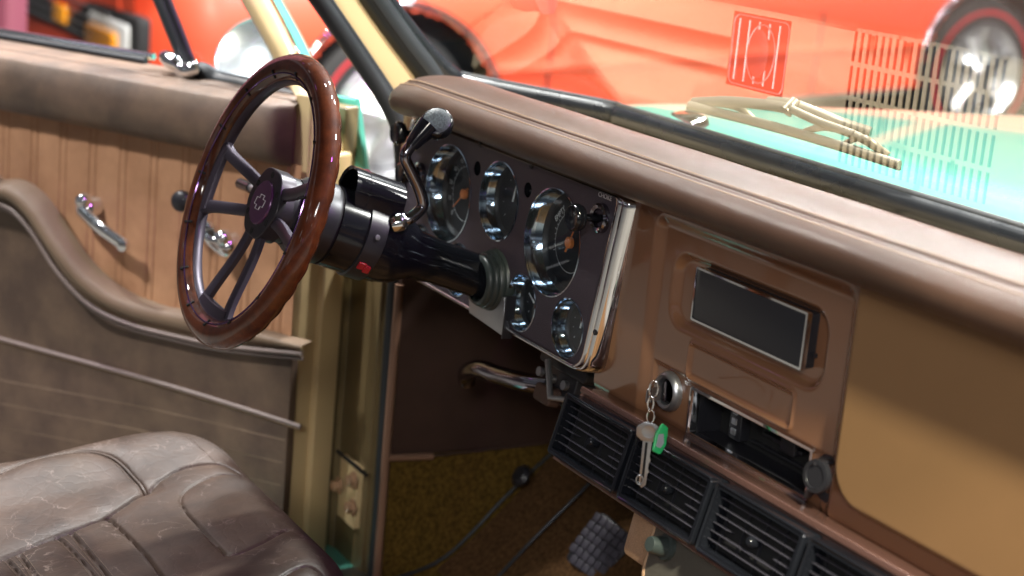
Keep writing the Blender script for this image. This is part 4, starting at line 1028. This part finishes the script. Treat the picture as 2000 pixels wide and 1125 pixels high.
# ---------------- brake pedal
b = MB(); pc = on_y(1170, 1068, .28); FPd = Frame(pc, (.95, .20, -.15), (.10, .55, .85))
b.prism(FPd, round_poly([(-.042, -.044), (.034, -.044), (.044, .038), (-.034, .044)], .012, 5), -.010, .0, m_bplast, .003)
bp_ = None
for i in range(6):
    for j in range(6):
        x_, y_ = -.0325+i*.0130, -.036+j*.0138; sk_ = .10*y_
        if abs(x_) > .03 and abs(y_) > .035: continue
        b.box(FPd, x_-.0056+sk_, x_+.0056+sk_, y_-.0060, y_+.0060, -.001, .0040, m_pedal, .001)
ped = b.build('brake_pedal', truck, 30)
b = MB(); b.tube([FPd.p(.01, .0, -.012), FPd.p(.05, .02, -.03), FPd.p(.11, .16, -.05), FPd.p(.12, .4, -.05)], .012, m_black, 10, flat=(1.3, .6)); b.build('pedal_arm', ped, 50)

# ================================================================== keys hanging from the lock
kr = FD.pt(1272, 762, .02)
keys = empty('key_bunch', tuple(kr), 'silver door key with green plastic tag hanging on a clip from the ignition lock', 'keys')
FKy = Frame(FD.pt(1268, 846, .064), (.75, .65, .0), (.06, 0, 1))
b = MB(); 
b.box(Frame(FD.pt(1276, 770, .022), (.30, -.95, 0), (0, 0, 1)), -.012, .012, -.008, .008, -.0010, .0010, m_steel, .003)
b.tube(catmull([FD.pt(1284, 748, .030), FD.pt(1274, 751, .050), FD.pt(1270, 770, .060), FD.pt(1272, 785, .062)], 5), .0011, m_chrome, 8); b.build('ignition_key', keys, 40)
b = MB()
b.tube([FKy.p(.0045*math.cos(t), .047+.0085*math.sin(t), .0) for t in np.linspace(0, 2*math.pi, 25)[:-1]], .0010, m_chrome, 8, closed=True)
b.tube([FKy.p(-.001+.0030*math.cos(t), .032+.0075*math.sin(t), .002) for t in np.linspace(0, 2*math.pi, 25)[:-1]], .0012, m_chrome, 8, closed=True)
b.tube([FKy.p(.0+.0038*math.cos(t), .018+.0070*math.sin(t), .001) for t in np.linspace(0, 2*math.pi, 25)[:-1]], .0009, m_chrome, 8, closed=True)
b.build('key_ring', keys, 50)
k_a = da; FKb = Frame(FD.pt(1267, 842, .066), (.62, .78, 0), (.10, .04, .99))
b = MB(); b.prism(FKb, round_poly([(-.012, -.006), (-.006, -.011), (.006, -.011), (.012, -.006), (.0125, .003), (.005, .009), (-.005, .009), (-.0125, .003)], .003, 3), -.001, .001, m_steel, .0006)
b.prism(FKb, [(-.0045, -.058), (-.001, -.062), (.0032, -.058), (.0036, -.046), (.0052, -.043), (.0036, -.040), (.0040, -.034), (.0055, -.031), (.0042, -.027), (.0048, -.010), (-.0048, -.010)], -.0009, .0009, m_steel, .0004)
b.box(FKb, -.002, .0005, -.055, -.012, .0009, .0012, m_dark)
b.tube([FKb.p(-.0035+.0035*math.cos(t), -.053+.005*math.sin(t), .0015) for t in np.linspace(0, 2*math.pi, 17)[:-1]], .0009, m_steel, 6, closed=True)
b.lathe(FKb.p(0, -.0, .001), FKb.n, [(.007, 0), (.0068, .0005), (.0060, .0003), (0, .0003)], m_steel, 20); b.build('door_key', keys, 40)
gt = Frame(FD.pt(1291, 856, .060), (.40, .85, -.25), (-.32, .10, .94))
b = MB(); P_ = round_poly([(-.005, -.015), (.004, -.016), (.007, -.005), (.004, .012), (-.003, .015), (-.007, .004)], .002, 4); b.prism(gt, P_, -.0015, .0015, m_green, .001)
b.prism(gt, round_poly([(-.003, -.009), (.002, -.010), (.004, -.004), (.001, .005), (-.004, .003)], .001, 3), .0015, .0018, m_steel); b.build('key_tag', keys, 40)

# ================================================================== orange classic car behind
XC = -3.84; O_f = on_x(780, 240, XC); O_r = on_x(1940, 150, XC)
ua = O_r-O_f; wb = np.linalg.norm(ua); ua /= wb
FG = Frame(O_f, ua, np.cross(ua, [-1, 0, 0]) if False else np.cross([1., 0, 0], ua))   # u along the car towards its tail, v up, n out of its side
car = empty('classic_car', (XC-.8, float(O_f[1])+1.3, float(O_f[2])-.34), 'bright orange classic coupe with chrome wheels and amber corner lamp parked beyond the truck', 'car')
RA = .42
b = MB()
def side(u, v):
    w = -.02-.10*max(0, (v-.30)/.30)**2-.10*max(0, (-.05-v)/.25)**2+.012*math.exp(-((v-.16)/.02)**2)
    w -= .25*max(0, (-.62-u)/.30)**2 if u < -.62 else 0
    return w
cu0, cu1 = -.92, wb+1.15
def fn(a, c):
    u = cu0+(cu1-cu0)*a; v = -.02+.68*c; return FG.p(u, v, side(u, v))
def keep(a, c):
    u = cu0+(cu1-cu0)*a; v = -.02+.68*c; return math.hypot(u, v) > RA-.02 and math.hypot(u-wb, v) > RA-.02
b.grid(fn, 260, 50, m_orange, keep)
# front face, bonnet, rear
def fn(a, c):
    w = -.10-1.6*a; v = -.20+.86*c; return FG.p(cu0-.02+.04*(2*a-1)**2, v, w+side(cu0, v)*.2)
b.grid(fn, 30, 20, m_orange, flip=True)
b.box(FG, cu0+.02, 1.2, .50, .66, -1.78, -.12, m_orange, .05); b.box(FG, wb-.1, cu1, .50, .66, -1.78, -.12, m_orange, .05)
b.box(FG, cu1-.05, cu1, -.20, .62, -1.78, -.14, m_orange, .03); b.box(FG, cu0, cu1, -.20, .62, -1.80, -1.76, m_orange)
body = b.build('car_body', car, 50)
b = MB(); b.prism(FG, [(1.0, .64), (wb+.1, .64), (wb-.55, 1.12), (1.55, 1.12)], -1.65, -.22, m_orange, .04); cab_ = b.build('car_roof', car, 40)
b = MB(); b.prism(FG, [(1.25, .68), (wb-.15, .68), (wb-.6, 1.06), (1.62, 1.06)], -.22, -.215, m_black); b.build('side_window', cab_, 40)
b = MB(); b.box(FG, -.9, wb+1.0, -.24, .05, -1.6, -.45, m_dark); b.build('underbody', car, 40)
b = MB(); b.box(FG, .45, wb-.45, -.045, -.020, -.14, -.03, m_chrome, .01); b.build('sill_trim', car, 50)
b = MB(); b.tube([FG.p(.62, .60-.0, side(.6, .5)+.004), FG.p(.64, .3, side(.6, .3)+.003), FG.p(.60, -.01, side(.6, 0)+.003)], .005, m_dark, 6); b.build('door_seam', car, 50); b = MB(); b.tube([FG.p(1.9, .62, side(.6, .6)+.004), FG.p(1.9, .3, side(.6, .3)+.003), FG.p(1.86, -.01, side(.6, 0)+.003)], .005, m_dark, 6)
b.build('door_seam', car, 50)
b = MB(); b.tube([FG.p(1.70, .50, side(0, .5)+.03), FG.p(1.86, .50, side(0, .5)+.03)], .014, m_chrome, 8); b.build('car_door_handle', car, 50)
for k, uc in enumerate((0, wb)):
    b = MB(); b.tube([FG.p(uc+RA*math.cos(t), RA*math.sin(t), side(uc, RA*math.sin(t))+.002) for t in np.linspace(0, math.pi, 40)], .012, m_dchrome, 8); b.build('arch_trim', car, 60)
    b = MB(); wc = FG.p(uc, 0, -.17); b.lathe(wc, FG.n, [(.20, -.10), (.30, -.12), (.335, -.07), (.338, .04), (.325, .085), (.29, .10), (.215, .092)], m_tyre, 48)
    wh = b.build('car_wheel', car, 50)
    b = MB(); b.lathe(wc, FG.n, [(.278, .1000), (.270, .1025), (.262, .1000)], m_redline, 48); b.build('red_line', wh, 50)
    b = MB(); b.lathe(wc, FG.n, [(.222, .085), (.222, .105), (.205, .110), (.195, .095), (.165, .045), (.120, .060), (.075, .085), (.045, .125), (0, .13)], m_rimc, 48)
    for j in range(5):
        t = R(72*j+20); q0 = wc+(FG.u*math.cos(t)+FG.v*math.sin(t)); P0 = wc+FG.n*.075; dv = FG.u*math.cos(t)+FG.v*math.sin(t); b.tube([P0+dv*.05+FG.n*.02, P0+dv*.13, P0+dv*.205], [.035, .030, .040], m_rimc, 8, flat=(1, .5) )
    b.build('wheel_rim', wh, 60)
# nose: black grille band, amber lamp in bright frame
YN = float(FG.p(cu0-.02, 0, 0)[1]); FN = Frame((XC, YN, 0), (1, 0, 0), (0, 0, 1))
g = [FN.at(*q, .02) for q in ((34, 12), (262, 42), (270, 122), (140, 72))]
b = MB()
a0, a1 = FN.at(180, 62, .02), FN.at(240, 112, .02)
c0_, c1_ = FN.at(272, 40, .02), FN.at(262, 125, .02)
b.box(FN, c0_[0]-1.55, c0_[0], c1_[1]-.005, c0_[1]+.005, -.02, .025, m_dark, .02)
for k in range(4): b.box(FN, c0_[0]-1.45, c0_[0]-.32, c1_[1]+.02+k*.035, c1_[1]+.028+k*.035, .025, .035, m_steel)
gr = b.build('car_grille', car, 40)
b = MB(); b.box(FN, -.57, -.10, -.345, -.200, .02, .035, m_white, .02); lf = b.build('corner_lamp', car, 40)
b = MB(); b.box(FN, -.54, -.20, -.325, -.240, .035, .055, m_amber, .015); b.build('amber_lens', lf, 40)
b = MB(); b.box(FN, -1.02, -.86, -.29, -.22, .02, .045, m_amber, .012); b.build('second_lens', gr, 40)
# drape at the far left
post = empty('hall_drape', (-5.4, -.95, float(floor_z(-.95))), 'mauve hanging drape at the far left edge beside the orange car nose', 'drape')
b = MB(); q = on_x(8, 40, -3.2); FDp = Frame((q[0], q[1], 0), (.45, .9, 0), (0, 0, 1))
def fn(a, c): return FDp.p(-1.3+1.36*a, -1.0+3.0*c, .03*math.sin(a*60))
b.grid(fn, 120, 6, m_mauve); b.build('drape_cloth', post, 60)
